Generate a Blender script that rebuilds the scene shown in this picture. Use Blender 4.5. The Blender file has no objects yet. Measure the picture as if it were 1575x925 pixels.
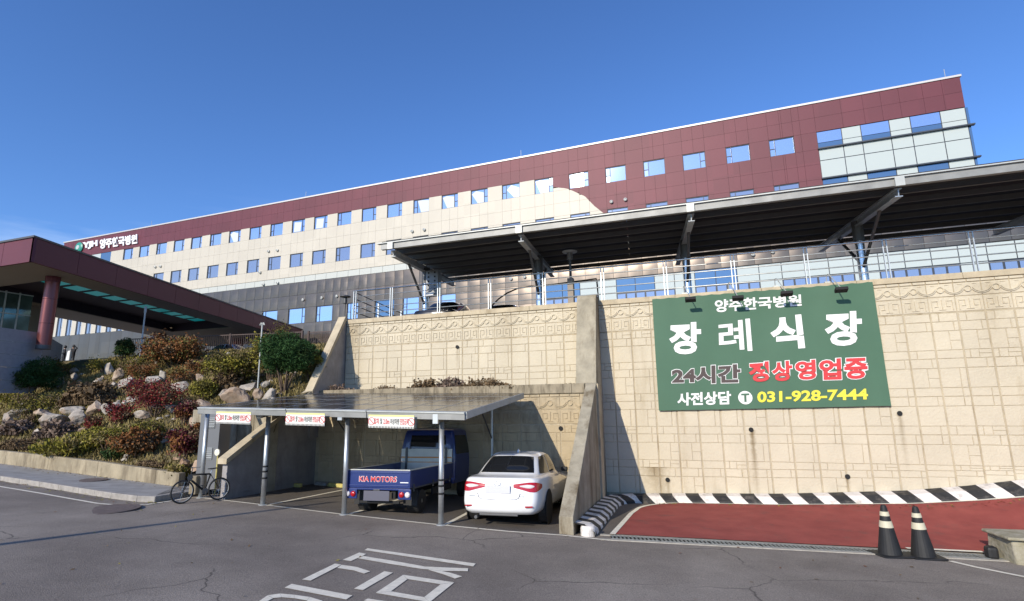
import bpy, bmesh, math, random
import numpy as np
from mathutils import Vector, Matrix, noise
random.seed(7); rng = np.random.default_rng(7)
sc = bpy.context.scene
COL = sc.collection
PI = math.pi

# ---------------------------------------------------------------- camera
# the eye is the origin; +X runs along the retaining wall, +Y away from the camera
F_PX, CX, CY = 837.9, 787.5, 462.5
PITCH, ROLL, YAW = 0.1882, 0.0152, math.radians(19.5)
def heading(v):
    c, s = math.cos(YAW), math.sin(YAW)
    return Vector((v[0]*c - v[1]*s, v[0]*s + v[1]*c, v[2]))
cp, sp, cr, sr = math.cos(PITCH), math.sin(PITCH), math.cos(ROLL), math.sin(ROLL)
right_v = heading((cr, sp*sr, -cp*sr)); up_v = heading((sr, -sp*cr, cp*cr)); fwd_v = heading((0, cp, sp))
cam_d = bpy.data.cameras.new('camera'); cam = bpy.data.objects.new('camera', cam_d); COL.objects.link(cam)
cam_d.sensor_width = 36; cam_d.lens = 36*F_PX/1575; cam_d.clip_start = 0.1; cam_d.clip_end = 3000
cam.matrix_world = Matrix(((right_v.x, up_v.x, -fwd_v.x, 0), (right_v.y, up_v.y, -fwd_v.y, 0), (right_v.z, up_v.z, -fwd_v.z, 0), (0, 0, 0, 1)))
sc.camera = cam

# ---------------------------------------------------------------- sky, sun, exposure
SUN_AZ, SUN_EL = math.radians(14.4), math.radians(25)      # light travels towards +Y, a little to +X
w = bpy.data.worlds.new('World'); sc.world = w; w.use_nodes = True
nt = w.node_tree; bg = nt.nodes['Background']
sky = nt.nodes.new('ShaderNodeTexSky'); sky.sky_type = 'NISHITA'; sky.sun_disc = False
sky.sun_elevation = SUN_EL; sky.sun_rotation = PI + SUN_AZ
sky.altitude = 100; sky.air_density = 1.0; sky.dust_density = 0.25; sky.ozone_density = 3.0
bg.inputs['Strength'].default_value = 0.15
hsv = nt.nodes.new('ShaderNodeHueSaturation'); hsv.inputs['Saturation'].default_value = 1.05
nt.links.new(sky.outputs[0], hsv.inputs['Color'])
# thin cirrus low in the sky
tc = nt.nodes.new('ShaderNodeTexCoord'); mp = nt.nodes.new('ShaderNodeMapping'); mp.inputs['Scale'].default_value = (1.2, 1.2, 9)
nz = nt.nodes.new('ShaderNodeTexNoise'); nz.inputs['Scale'].default_value = 1.6; nz.inputs['Detail'].default_value = 7; nz.inputs['Roughness'].default_value = .55
rp = nt.nodes.new('ShaderNodeValToRGB'); rp.color_ramp.elements[0].position = .44; rp.color_ramp.elements[1].position = .8
sx = nt.nodes.new('ShaderNodeSeparateXYZ'); mr = nt.nodes.new('ShaderNodeMapRange')
mr.inputs[1].default_value = .36; mr.inputs[2].default_value = .20; mr.inputs[3].default_value = 0; mr.inputs[4].default_value = .6
mu = nt.nodes.new('ShaderNodeMath'); mu.operation = 'MULTIPLY'
mx = nt.nodes.new('ShaderNodeMixRGB'); mx.inputs[2].default_value = (7.5, 8.6, 10, 1)
nt.links.new(tc.outputs['Generated'], mp.inputs[0]); nt.links.new(mp.outputs[0], nz.inputs['Vector']); nt.links.new(nz.outputs[0], rp.inputs[0])
nt.links.new(tc.outputs['Generated'], sx.inputs[0]); nt.links.new(sx.outputs[2], mr.inputs[0])
m3 = nt.nodes.new('ShaderNodeMapRange'); m3.inputs[1].default_value = -.45; m3.inputs[2].default_value = -.85
mu2 = nt.nodes.new('ShaderNodeMath'); mu2.operation = 'MULTIPLY'; nt.links.new(sx.outputs[0], m3.inputs[0])
nt.links.new(rp.outputs[0], mu.inputs[0]); nt.links.new(mr.outputs[0], mu.inputs[1]); nt.links.new(mu.outputs[0], mu2.inputs[0]); nt.links.new(m3.outputs[0], mu2.inputs[1]); nt.links.new(mu2.outputs[0], mx.inputs[0])
tint = nt.nodes.new('ShaderNodeMixRGB'); tint.blend_type = 'MULTIPLY'; tint.inputs[0].default_value = 1; tint.inputs[2].default_value = (.78, 1.02, 1.42, 1); nt.links.new(hsv.outputs[0], tint.inputs[1])
nt.links.new(tint.outputs[0], mx.inputs[1]); nt.links.new(mx.outputs[0], bg.inputs[0])
sd = bpy.data.lights.new('sun', 'SUN'); sun = bpy.data.objects.new('sun', sd); COL.objects.link(sun)
sd.energy = 4.9; sd.angle = math.radians(.53); sd.color = (1, .91, .77)
Ldir = Vector((math.sin(SUN_AZ)*math.cos(SUN_EL), math.cos(SUN_AZ)*math.cos(SUN_EL), -math.sin(SUN_EL)))
sun.rotation_euler = Ldir.to_track_quat('-Z', 'Y').to_euler()
vs = sc.view_settings; vs.view_transform = 'Standard'; vs.look = 'None'; vs.exposure = -0.08; vs.gamma = 1; vs.use_curve_mapping = False

# ---------------------------------------------------------------- measuring helpers
def ray(px, py):
    u = (px-CX)/F_PX; v = -(py-CY)/F_PX
    return right_v*u + up_v*v + fwd_v
def gz(X, Y): return -2.2 - .030*X - .042*Y
def on_ground(px, py, dz=0.0):
    d = ray(px, py); t = -(2.2-dz)/(d.z + .030*d.x + .042*d.y); return d*t
def at_y(px, py, Y): d = ray(px, py); return d*(Y/d.y)
def lean(X, Y, Y0=17.0): return X - .11*(Y-Y0)       # the depth direction of the site leans a little left

# ---------------------------------------------------------------- materials
def mat(name, col, rough=.7, metal=0.0, var=0.0, scale=3.0, col2=None, bump=0.0, bscale=40.0, spec=None, coat=0, detail=6, stain=None, trans=0, emis=None, rnd=0.0, streak=False):
    m = bpy.data.materials.new(name); m.use_nodes = True; n = m.node_tree; N = n.nodes; L = n.links
    b = N['Principled BSDF']; b.inputs['Roughness'].default_value = rough; b.inputs['Metallic'].default_value = metal
    b.inputs['Base Color'].default_value = (*col, 1)
    if spec is not None: b.inputs['Specular IOR Level'].default_value = spec
    if coat: b.inputs['Coat Weight'].default_value = coat; b.inputs['Coat Roughness'].default_value = .04
    if trans: b.inputs['Transmission Weight'].default_value = trans
    if emis: b.inputs['Emission Color'].default_value = (*emis[0], 1); b.inputs['Emission Strength'].default_value = emis[1]
    out = None
    if var or col2 or bump or stain or rnd:
        g = N.new('ShaderNodeNewGeometry'); pos = g.outputs['Position']
    if var or col2:
        vec = pos
        if streak:
            mp = N.new('ShaderNodeMapping'); mp.inputs['Scale'].default_value = (1, 1, .18); L.new(pos, mp.inputs[0]); vec = mp.outputs[0]
        t = N.new('ShaderNodeTexNoise'); t.inputs['Scale'].default_value = scale; t.inputs['Detail'].default_value = detail; t.inputs['Roughness'].default_value = .62
        L.new(vec, t.inputs['Vector'])
        r = N.new('ShaderNodeValToRGB'); r.color_ramp.elements[0].position = .32; r.color_ramp.elements[1].position = .68
        c2 = col2 or tuple(min(1, c*(1+var)) for c in col); c1 = tuple(c*(1-var) for c in col) if not col2 else col
        r.color_ramp.elements[0].color = (*c1, 1); r.color_ramp.elements[1].color = (*c2, 1)
        L.new(t.outputs[0], r.inputs[0]); out = r.outputs[0]
    if rnd:
        oi = N.new('ShaderNodeObjectInfo'); h = N.new('ShaderNodeHueSaturation'); mr = N.new('ShaderNodeMapRange')
        mr.inputs[3].default_value = 1-rnd; mr.inputs[4].default_value = 1+rnd
        L.new(oi.outputs['Random'], mr.inputs[0]); L.new(mr.outputs[0], h.inputs['Value'])
        if out: L.new(out, h.inputs['Color'])
        else: h.inputs['Color'].default_value = (*col, 1)
        out = h.outputs[0]
    if stain:      # (colour, scale, threshold, strength, vertical streaks)
        sc_, ss, st, sk, vert = stain
        mp = N.new('ShaderNodeMapping'); mp.inputs['Scale'].default_value = (1, 1, .22 if vert else 1); L.new(pos, mp.inputs[0])
        t = N.new('ShaderNodeTexNoise'); t.inputs['Scale'].default_value = ss; t.inputs['Detail'].default_value = 8; t.inputs['Roughness'].default_value = .7
        L.new(mp.outputs[0], t.inputs['Vector'])
        r = N.new('ShaderNodeValToRGB'); r.color_ramp.elements[0].position = st; r.color_ramp.elements[1].position = min(1, st+.16)
        r.color_ramp.elements[1].color = (sk, sk, sk, 1)
        L.new(t.outputs[0], r.inputs[0])
        x = N.new('ShaderNodeMixRGB'); L.new(r.outputs[0], x.inputs[0]); x.inputs[2].default_value = (*sc_, 1)
        if out: L.new(out, x.inputs[1])
        else: x.inputs[1].default_value = (*col, 1)
        out = x.outputs[0]
    if out: L.new(out, b.inputs['Base Color'])
    if bump:
        t = N.new('ShaderNodeTexNoise'); t.inputs['Scale'].default_value = bscale; t.inputs['Detail'].default_value = 5
        L.new(pos, t.inputs['Vector']); bp = N.new('ShaderNodeBump'); bp.inputs['Strength'].default_value = bump; bp.inputs['Distance'].default_value = .02
        L.new(t.outputs[0], bp.inputs['Height']); L.new(bp.outputs[0], b.inputs['Normal'])
    return m

def asphalt(name, c1, c2, cracks=True):
    m = mat(name, c1, .92, col2=c2, scale=.5, bump=.5, bscale=70, spec=.25); n = m.node_tree; N = n.nodes; L = n.links
    b = N['Principled BSDF']; src = b.inputs['Base Color'].links[0].from_socket
    g = N.new('ShaderNodeNewGeometry')
    f = N.new('ShaderNodeTexNoise'); f.inputs['Scale'].default_value = 55; f.inputs['Detail'].default_value = 4; f.inputs['Roughness'].default_value = .8; L.new(g.outputs['Position'], f.inputs['Vector'])
    fr = N.new('ShaderNodeValToRGB'); fr.color_ramp.elements[0].position = .3; fr.color_ramp.elements[0].color = (.50, .50, .50, 1); fr.color_ramp.elements[1].position = .7; fr.color_ramp.elements[1].color = (1.5, 1.48, 1.45, 1)
    L.new(f.outputs[0], fr.inputs[0])
    mm = N.new('ShaderNodeMixRGB'); mm.blend_type = 'MULTIPLY'; mm.inputs[0].default_value = 1; L.new(src, mm.inputs[1]); L.new(fr.outputs[0], mm.inputs[2]); cur = mm.outputs[0]
    pn = N.new('ShaderNodeTexNoise'); pn.inputs['Scale'].default_value = .22; pn.inputs['Detail'].default_value = 7; pn.inputs['Roughness'].default_value = .6; L.new(g.outputs['Position'], pn.inputs['Vector'])
    pr = N.new('ShaderNodeValToRGB'); pr.color_ramp.elements[0].position = .38; pr.color_ramp.elements[0].color = (.74, .73, .72, 1); pr.color_ramp.elements[1].position = .62; pr.color_ramp.elements[1].color = (1.12, 1.12, 1.1, 1)
    L.new(pn.outputs[0], pr.inputs[0]); pm_ = N.new('ShaderNodeMixRGB'); pm_.blend_type = 'MULTIPLY'; pm_.inputs[0].default_value = 1; L.new(cur, pm_.inputs[1]); L.new(pr.outputs[0], pm_.inputs[2]); cur = pm_.outputs[0]
    if cracks:
        d = N.new('ShaderNodeTexNoise'); d.inputs['Scale'].default_value = 1.3; d.inputs['Detail'].default_value = 6; L.new(g.outputs['Position'], d.inputs['Vector'])
        mix = N.new('ShaderNodeMixRGB'); mix.inputs[0].default_value = .35; L.new(g.outputs['Position'], mix.inputs[1]); L.new(d.outputs['Color'], mix.inputs[2])
        v = N.new('ShaderNodeTexVoronoi'); v.feature = 'DISTANCE_TO_EDGE'; v.inputs['Scale'].default_value = .42; L.new(mix.outputs[0], v.inputs['Vector'])
        r = N.new('ShaderNodeValToRGB'); r.color_ramp.elements[0].position = 0; r.color_ramp.elements[0].color = (1, 1, 1, 1); r.color_ramp.elements[1].position = .0045; r.color_ramp.elements[1].color = (0, 0, 0, 1)
        L.new(v.outputs['Distance'], r.inputs[0])
        k = N.new('ShaderNodeTexNoise'); k.inputs['Scale'].default_value = .45; L.new(g.outputs['Position'], k.inputs['Vector'])
        kr = N.new('ShaderNodeValToRGB'); kr.color_ramp.elements[0].position = .47; kr.color_ramp.elements[1].position = .56; L.new(k.outputs[0], kr.inputs[0])
        q = N.new('ShaderNodeMath'); q.operation = 'MULTIPLY'; L.new(r.outputs[0], q.inputs[0]); L.new(kr.outputs[0], q.inputs[1])
        q2 = N.new('ShaderNodeMath'); q2.operation = 'MULTIPLY'; q2.inputs[1].default_value = .75; L.new(q.outputs[0], q2.inputs[0])
        z = N.new('ShaderNodeMixRGB'); L.new(q2.outputs[0], z.inputs[0]); L.new(cur, z.inputs[1]); z.inputs[2].default_value = (.025, .023, .022, 1); cur = z.outputs[0]
    L.new(cur, b.inputs['Base Color'])
    return m

def leafmat(name, c1, c2, sc_=6.0):
    m = mat(name, c1, .75, col2=c2, scale=sc_, detail=3, spec=.25)
    b = m.node_tree.nodes['Principled BSDF']
    b.inputs['Subsurface Weight'].default_value = 0
    return m

M = dict(
 asphalt=asphalt('road asphalt', (.22, .191, .163), (.31, .272, .234)),
 asphalt2=asphalt('parking asphalt', (.13, .115, .10), (.17, .15, .13)),
 red=mat('red anti slip paving', (.27, .062, .052), .9, col2=(.37, .090, .072), scale=1.6, bump=.5, bscale=90, spec=.2, stain=((.17, .085, .07), 2.2, .54, .55, False)),
 paint=mat('worn white road paint', (.80, .74, .60), .8, var=.12, scale=9, bump=.3, bscale=80, stain=((.28, .25, .22), 16, .60, .8, False)),
 dustpaint=mat('yellowed line paint', (.55, .50, .40), .85, var=.2, scale=7, stain=((.2, .18, .15), 12, .55, .8, False)),
 walk=mat('sidewalk paving', (.30, .29, .27), .9, var=.18, scale=2.5, bump=.4, bscale=50),
 kerb=mat('granite kerb', (.33, .305, .27), .85, var=.22, scale=5, bump=.4, bscale=50, rnd=.07),
 gwall=mat('weathered low concrete wall', (.34, .285, .19), .9, var=.3, scale=1.2, bump=.6, bscale=25, stain=((.13, .10, .06), 1.6, .47, .8, True)),
 conc=mat('weathered grey concrete', (.34, .30, .22), .9, var=.22, scale=2.5, bump=.6, bscale=20, stain=((.13, .095, .05), 1.5, .49, .85, True)),
 conc_formed=mat('formed grey concrete', (.30, .28, .27), .9, var=.15, scale=3, bump=.4, bscale=20, stain=((.18, .16, .15), 2, .55, .5, True)),  # formed concrete in a cooler grey than the weathered one
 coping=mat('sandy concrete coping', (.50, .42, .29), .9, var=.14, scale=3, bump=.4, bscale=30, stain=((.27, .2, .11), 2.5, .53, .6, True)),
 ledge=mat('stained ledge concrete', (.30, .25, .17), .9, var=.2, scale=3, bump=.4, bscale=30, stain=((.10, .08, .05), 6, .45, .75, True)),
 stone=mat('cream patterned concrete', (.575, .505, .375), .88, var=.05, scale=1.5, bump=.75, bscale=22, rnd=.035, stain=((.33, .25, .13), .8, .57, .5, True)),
 groove=mat('wall joint concrete', (.44, .37, .255), .95, var=.15, scale=4, stain=((.2, .14, .07), 3, .5, .6, True)),
 lstone=mat('darkened patterned concrete', (.46, .37, .235), .9, var=.10, scale=1.5, bump=.7, bscale=22, rnd=.05, stain=((.12, .095, .06), 1.1, .5, .75, True)),  # stained, with the base darkened partly to deepen the carport's shade
 black=mat('dull black', (.012, .012, .012), .8),
 galv=mat('galvanised steel', (.52, .54, .54), .42, .75, var=.12, scale=6),
 galvdull=mat('dull galvanised steel', (.42, .44, .44), .6, .35, var=.12, scale=4),
 whitesteel=mat('pale roof edge steel', (.47, .48, .45), .5, .25, var=.1, scale=3),
 gutter=mat('weathered gutter steel', (.27, .27, .255), .55, .3, var=.2, scale=2),
 purlin=mat('dark steel purlin', (.13, .125, .115), .6, .3),  # dark base colour for the upper carport purlins
 darksteel=mat('dark grey steel', (.10, .10, .10), .5, .4),
 chrome=mat('bright steel tube', (.75, .76, .76), .22, .95),
 pv=mat('solar panel glass', (.020, .021, .026), .16, 0, spec=.6, coat=.0),
 pvback=mat('solar panel backing', (.028, .026, .025), .7),
 pvframe=mat('aluminium panel frame', (.40, .41, .41), .45, .6),
 maroon=mat('maroon metal cladding', (.125, .026, .038), .55, .12, var=.06, scale=.2, rnd=.03),
 cream=mat('cream cladding panel', (.54, .495, .405), .5, .0, var=.03, scale=.3, rnd=.02),
 graymetal=mat('bronze grey cladding panel', (.165, .135, .11), .30, .75, var=.04, scale=.2, rnd=.03),
 joint=mat('cladding joint', (.44, .38, .32), .8),
 spandrel=mat('pale green spandrel glass', (.49, .535, .50), .12, 0, spec=.5),
 strip=mat('pale strip panel', (.50, .51, .46), .4),
 pane=mat('sky reflecting window glass', (.60, .68, .80), .04, .85),
 pane2=mat('dim window glass', (.33, .38, .47), .06, .6),
 paneblue=mat('blue curtain wall glass', (.15, .25, .36), .08, .6),
 painted_reflection=mat('painted white glass reflection', (.62, .66, .70), .15),  # flat white standing in for bright reflections on the panes
 frame=mat('dark window frame', (.035, .045, .065), .5),
 capmetal=mat('roof edge cap', (.55, .53, .50), .5, .3),
 roofgrey=mat('flat roof', (.3, .3, .3), .9),
 whiteplastic=mat('white letter face', (.85, .85, .85), .5),
 emblem=mat('green sign emblem', (.02, .27, .20), .4),
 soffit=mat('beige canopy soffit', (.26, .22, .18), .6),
 soffdark=mat('dark canopy recess', (.03, .02, .035), .7),  # unlit recess, its shade put into the near-black colour
 teal=mat('teal skylight glass', (.0, .25, .25), .3, emis=((.0, .38, .42), .26)),  # glow stands in for daylight coming through the skylight
 column=mat('maroon column metal', (.20, .065, .06), .28, .7),
 granite=mat('grey granite wall', (.30, .30, .32), .8, var=.1, scale=6, bump=.2),
 lobbyglass=mat('lobby curtain glass', (.10, .15, .14), .05, .5, var=.5, scale=.9),
 forecourt=mat('forecourt paving', (.16, .155, .15), .9, var=.1, scale=2),
 soil=mat('garden soil and litter', (.08, .06, .032), .95, col2=(.19, .15, .07), scale=1.3, bump=1, bscale=15, stain=((.09, .085, .02), .8, .5, .8, False)),
 earth=mat('open ground', (.10, .09, .06), .95, var=.3, scale=.2),
 rock=mat('pale garden boulder', (.22, .19, .16), .9, col2=(.50, .45, .38), scale=2.3, bump=1, bscale=7, stain=((.36, .19, .09), 1.5, .52, .7, False)),
 rockor=mat('rusty orange boulder', (.26, .18, .12), .9, col2=(.48, .39, .30), scale=2.3, bump=1, bscale=7, stain=((.36, .19, .09), 1.5, .50, .6, False)),
 bark=mat('bark', (.11, .075, .05), .95, var=.3, scale=12, bump=1, bscale=20),
 l_pine=leafmat('deep green needles', (.012, .045, .010), (.045, .10, .025)),
 l_yew=leafmat('dark green shrub leaves', (.015, .04, .012), (.05, .085, .02)),
 l_olive=leafmat('olive shrub leaves', (.06, .058, .014), (.15, .125, .03)),
 l_yellow=leafmat('yellow green leaves', (.15, .145, .02), (.33, .28, .045)),
 l_red=leafmat('crimson maple leaves', (.10, .012, .012), (.25, .03, .025)),
 l_dred=leafmat('dark wine leaves', (.055, .012, .016), (.14, .022, .03)),
 l_rust=leafmat('rust orange leaves', (.125, .045, .015), (.27, .115, .035)),
 l_brown=leafmat('dry brown stems', (.10, .065, .035), (.22, .15, .08)),
 l_purple=leafmat('dry purplish stems', (.11, .08, .06), (.24, .17, .13)),
 l_grass=leafmat('autumn ground cover', (.12, .095, .03), (.36, .28, .11), 1.2),
 banner=mat('green banner fabric', (.060, .138, .082), .7, var=.03, scale=2),
 txtwhite=mat('white print', (.80, .80, .77), .7),
 txtred=mat('red print', (.60, .045, .05), .7),
 txtgrey=mat('dark grey print', (.075, .055, .05), .7),
 txtyellow=mat('yellow print', (.78, .68, .06), .7),
 txtblack=mat('black print', (.03, .03, .03), .7),
 signyellow=mat('pale yellow plate edge', (.75, .72, .28), .6),
 signwhite=mat('white sign plate', (.75, .74, .68), .6),
 curbwhite=mat('white kerb paint', (.74, .69, .63), .75, var=.08, scale=5, stain=((.30, .26, .22), 4, .52, .75, False)),
 curbblack=mat('black kerb paint', (.022, .022, .022), .7, var=.3, scale=6, stain=((.13, .115, .10), 4, .52, .8, False)),
 moss=mat('mossy concrete block', (.42, .38, .29), .95, col2=(.22, .20, .12), scale=5, bump=1, bscale=14),
 rubber=mat('black rubber', (.015, .015, .015), .65, var=.2, scale=8),
 reflect=mat('white reflective band', (.58, .53, .38), .5),
 white=mat('white car paint', (.80, .80, .79), .25, coat=.9),
 carglass=mat('dark car glass', (.012, .013, .015), .05, spec=.6),
 darkcar=mat('black car paint', (.012, .013, .018), .18, coat=.8),
 silver=mat('silver car paint', (.45, .47, .50), .3, .5),
 lampred=mat('red lamp lens', (.42, .008, .012), .18, coat=.6),
 lampclear=mat('clear lamp lens', (.72, .68, .66), .15, coat=.6),
 plate=mat('blank grey plate', (.60, .60, .62), .6),
 plate2=mat('blank dark plate', (.09, .09, .12), .6),
 blue=mat('dark blue truck paint', (.010, .028, .15), .3, coat=.6),
 bed=mat('worn bed liner', (.13, .13, .13), .7, var=.3, scale=8),
 bedwhite=mat('white bed guard panel', (.66, .66, .60), .55, var=.06, scale=6),
 orange=mat('orange stripe', (.65, .30, .08), .6),
 skin=mat('skin', (.50, .32, .24), .6),
 hair=mat('black hair', (.015, .012, .012), .6),
 clothblack=mat('black clothing', (.015, .015, .02), .85),
 clothwhite=mat('white clothing', (.75, .75, .75), .85),
 cabinet=mat('grey metal cabinet', (.20, .20, .20), .45, .5),
 stopy=mat('yellow wheel stop paint', (.55, .47, .15), .8, var=.2, scale=8),
 brown=mat('brown fence metal', (.075, .05, .045), .6, .2),
 grate=mat('drain grating steel', (.30, .32, .31), .55, .5, var=.2, scale=12),
 drainc=mat('channel concrete', (.40, .37, .31), .9, var=.18, scale=6, bump=.5, bscale=50),
 manhole=mat('rusty manhole iron', (.13, .10, .085), .8, var=.3, scale=14),
 mirrorw=mat('white round lamp', (.8, .76, .62), .4),
)

def multiply_in(m, sock):
    n = m.node_tree; b = n.nodes['Principled BSDF']; i = b.inputs['Base Color']; x = n.nodes.new('ShaderNodeMixRGB'); x.blend_type = 'MULTIPLY'; x.inputs[0].default_value = 1
    if i.links: n.links.new(i.links[0].from_socket, x.inputs[1])
    else: x.inputs[1].default_value = i.default_value
    n.links.new(sock, x.inputs[2]); n.links.new(x.outputs[0], i)
def cells(m, sx, sz, lo, hi):
    n = m.node_tree; N = n.nodes; g = N.new('ShaderNodeNewGeometry'); v = N.new('ShaderNodeVectorMath'); v.operation = 'SNAP'; v.inputs[1].default_value = (sx, 4000, sz); n.links.new(g.outputs['Position'], v.inputs[0])
    w_ = N.new('ShaderNodeTexWhiteNoise'); n.links.new(v.outputs[0], w_.inputs['Vector']); r = N.new('ShaderNodeMapRange'); r.inputs[3].default_value = lo; r.inputs[4].default_value = hi; n.links.new(w_.outputs['Value'], r.inputs[0]); multiply_in(m, r.outputs[0])
def streak(m, items):
    """dirty run-off below an outlet: (x, z_top, half width, length, darkness)"""
    n = m.node_tree; N = n.nodes; L = n.links
    g = N.new('ShaderNodeNewGeometry'); s_ = N.new('ShaderNodeSeparateXYZ'); L.new(g.outputs['Position'], s_.inputs[0])
    t = N.new('ShaderNodeTexNoise'); t.inputs['Scale'].default_value = 9; t.inputs['Detail'].default_value = 5; L.new(g.outputs['Position'], t.inputs['Vector'])
    def math_(op, a, b_=None, clamp=False):
        q = N.new('ShaderNodeMath'); q.operation = op; q.use_clamp = clamp
        for k, v in enumerate((a, b_)):
            if v is None: continue
            if isinstance(v, (int, float)): q.inputs[k].default_value = v
            else: L.new(v, q.inputs[k])
        return q.outputs[0]
    for (x, z, w_, ln, dk) in items:
        dx = math_('ABSOLUTE', math_('SUBTRACT', s_.outputs[0], x)); dx = math_('ADD', dx, math_('MULTIPLY', math_('SUBTRACT', t.outputs[0], .5), w_*1.6))
        a = math_('SUBTRACT', 1, math_('DIVIDE', dx, w_), True); dz = math_('SUBTRACT', z, s_.outputs[2]); b_ = math_('SUBTRACT', 1, math_('DIVIDE', dz, ln), True); c = math_('GREATER_THAN', dz, 0)
        k = math_('MULTIPLY', math_('MULTIPLY', math_('MULTIPLY', a, b_), c), dk); k = math_('MULTIPLY', k, math_('ADD', t.outputs[0], .45))
        r = N.new('ShaderNodeMixRGB'); L.new(k, r.inputs[0]); r.inputs[1].default_value = (1, 1, 1, 1); r.inputs[2].default_value = (.30, .22, .10, 1); multiply_in(m, r.outputs[0])
cells(M['maroon'], 1.66, 1.23, .93, 1.07); cells(M['cream'], 1.66, 1.23, .965, 1.035); cells(M['graymetal'], 1.23, 1.45, .90, 1.10)
for k in ('stone', 'groove'):
    streak(M[k], [(-8.03, 1.96, 0.07, 1.0, 0.50), (1.04, -0.80, 0.09, 2.2, 0.95), (-1.67, -1.86, 0.45, 1.0, 0.80), (-1.32, -2.21, 0.08, 0.8, 0.60), (3.24, -1.99, 0.08, 0.8, 0.50), (4.61, -0.38, 0.08, 1.6, 0.60), (6.90, 2.90, 0.50, 4.0, 0.25), (-6.20, 3.00, 0.50, 2.4, 0.30), (-3.60, 3.00, 0.45, 2.6, 0.45), (-12.20, 3.00, 0.50, 3.0, 0.40), (8.50, 2.90, 0.40, 4.5, 0.28)])

# ---------------------------------------------------------------- mesh helpers
class MB:
    def __init__(s): s.v = []; s.f = []; s.mi = []
    def quad(s, pts, mi=0):
        b = len(s.v); s.v += [tuple(p) for p in pts]; s.f.append(tuple(range(b, b+len(pts)))); s.mi.append(mi); return s
    def mesh(s, V, Fc, mi=0):
        b = len(s.v); s.v += [tuple(p) for p in V]; s.f += [tuple(i+b for i in f) for f in Fc]; s.mi += [mi]*len(Fc); return s
    def hexa(s, P, mi=0):   # P: 4 bottom (ccw from above), 4 top
        return s.mesh(P, [(3, 2, 1, 0), (4, 5, 6, 7), (0, 1, 5, 4), (1, 2, 6, 5), (2, 3, 7, 6), (3, 0, 4, 7)], mi)
    def box(s, x0, x1, y0, y1, z0, z1, mi=0):
        return s.hexa([(x0, y0, z0), (x1, y0, z0), (x1, y1, z0), (x0, y1, z0), (x0, y0, z1), (x1, y0, z1), (x1, y1, z1), (x0, y1, z1)], mi)
    def obox(s, c, ax, ay, az, mi=0):    # centre and half-axis vectors
        c, ax, ay, az = map(Vector, (c, ax, ay, az))
        return s.hexa([c-ax-ay-az, c+ax-ay-az, c+ax+ay-az, c-ax+ay-az, c-ax-ay+az, c+ax-ay+az, c+ax+ay+az, c-ax+ay+az], mi)
    def bar(s, p, q, w_, h_=None, up=(0, 0, 1), mi=0):
        p, q = Vector(p), Vector(q); h_ = h_ or w_; d = (q-p); l = d.length; d.normalize()
        sd_ = d.cross(Vector(up))
        if sd_.length < 1e-4: sd_ = d.cross(Vector((0, 1, 0)))
        sd_.normalize(); u = sd_.cross(d)
        return s.obox((p+q)/2, d*l/2, sd_*w_/2, u*h_/2, mi)
    def tube(s, pts, r, n=10, mi=0, cap=True):
        pts = [Vector(p) for p in pts]; rs = r if isinstance(r, (list, tuple)) else [r]*len(pts)
        rings = []; b = len(s.v); prev = None
        for i, p in enumerate(pts):
            d = (pts[min(i+1, len(pts)-1)] - pts[max(i-1, 0)]).normalized()
            a = Vector((0, 0, 1)) if abs(d.z) < .9 else Vector((1, 0, 0))
            if prev is not None: a = prev
            e1 = (a - d*a.dot(d)).normalized(); e2 = d.cross(e1); prev = e1
            for k in range(n):
                t = 2*PI*k/n; s.v.append(tuple(p + (e1*math.cos(t)+e2*math.sin(t))*rs[i]))
        for i in range(len(pts)-1):
            for k in range(n):
                a0 = b+i*n+k; a1 = b+i*n+(k+1) % n
                s.f.append((a0, a1, a1+n, a0+n)); s.mi.append(mi)
        if cap:
            s.f.append(tuple(b+k for k in range(n))[::-1]); s.mi.append(mi)
            s.f.append(tuple(b+(len(pts)-1)*n+k for k in range(n))); s.mi.append(mi)
        return s
    def lathe(s, c, prof, n=20, mi=0, axis='z'):
        b = len(s.v); c = Vector(c)
        for (r_, z_) in prof:
            for k in range(n):
                t = 2*PI*k/n
                if axis == 'z': s.v.append((c.x+r_*math.cos(t), c.y+r_*math.sin(t), c.z+z_))
                elif axis == 'y': s.v.append((c.x+r_*math.cos(t), c.y+z_, c.z+r_*math.sin(t)))
                else: s.v.append((c.x+z_, c.y+r_*math.cos(t), c.z+r_*math.sin(t)))
        for i in range(len(prof)-1):
            for k in range(n):
                a0 = b+i*n+k; a1 = b+i*n+(k+1) % n; s.f.append((a0, a1, a1+n, a0+n)); s.mi.append(mi)
        s.f.append(tuple(b+k for k in range(n))[::-1]); s.mi.append(mi)
        s.f.append(tuple(b+(len(prof)-1)*n+k for k in range(n))); s.mi.append(mi)
        return s
    def data(s, name, mats, origin=(0, 0, 0), smooth=False):
        o = Vector(origin); me = bpy.data.meshes.new(name)
        me.from_pydata([(x-o.x, y-o.y, z-o.z) for x, y, z in s.v], [], s.f)
        for m_ in (mats if isinstance(mats, (list, tuple)) else [mats]): me.materials.append(m_)
        me.polygons.foreach_set('material_index', s.mi)
        if smooth: me.polygons.foreach_set('use_smooth', [True]*len(s.f))
        me.update(); return me

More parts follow.
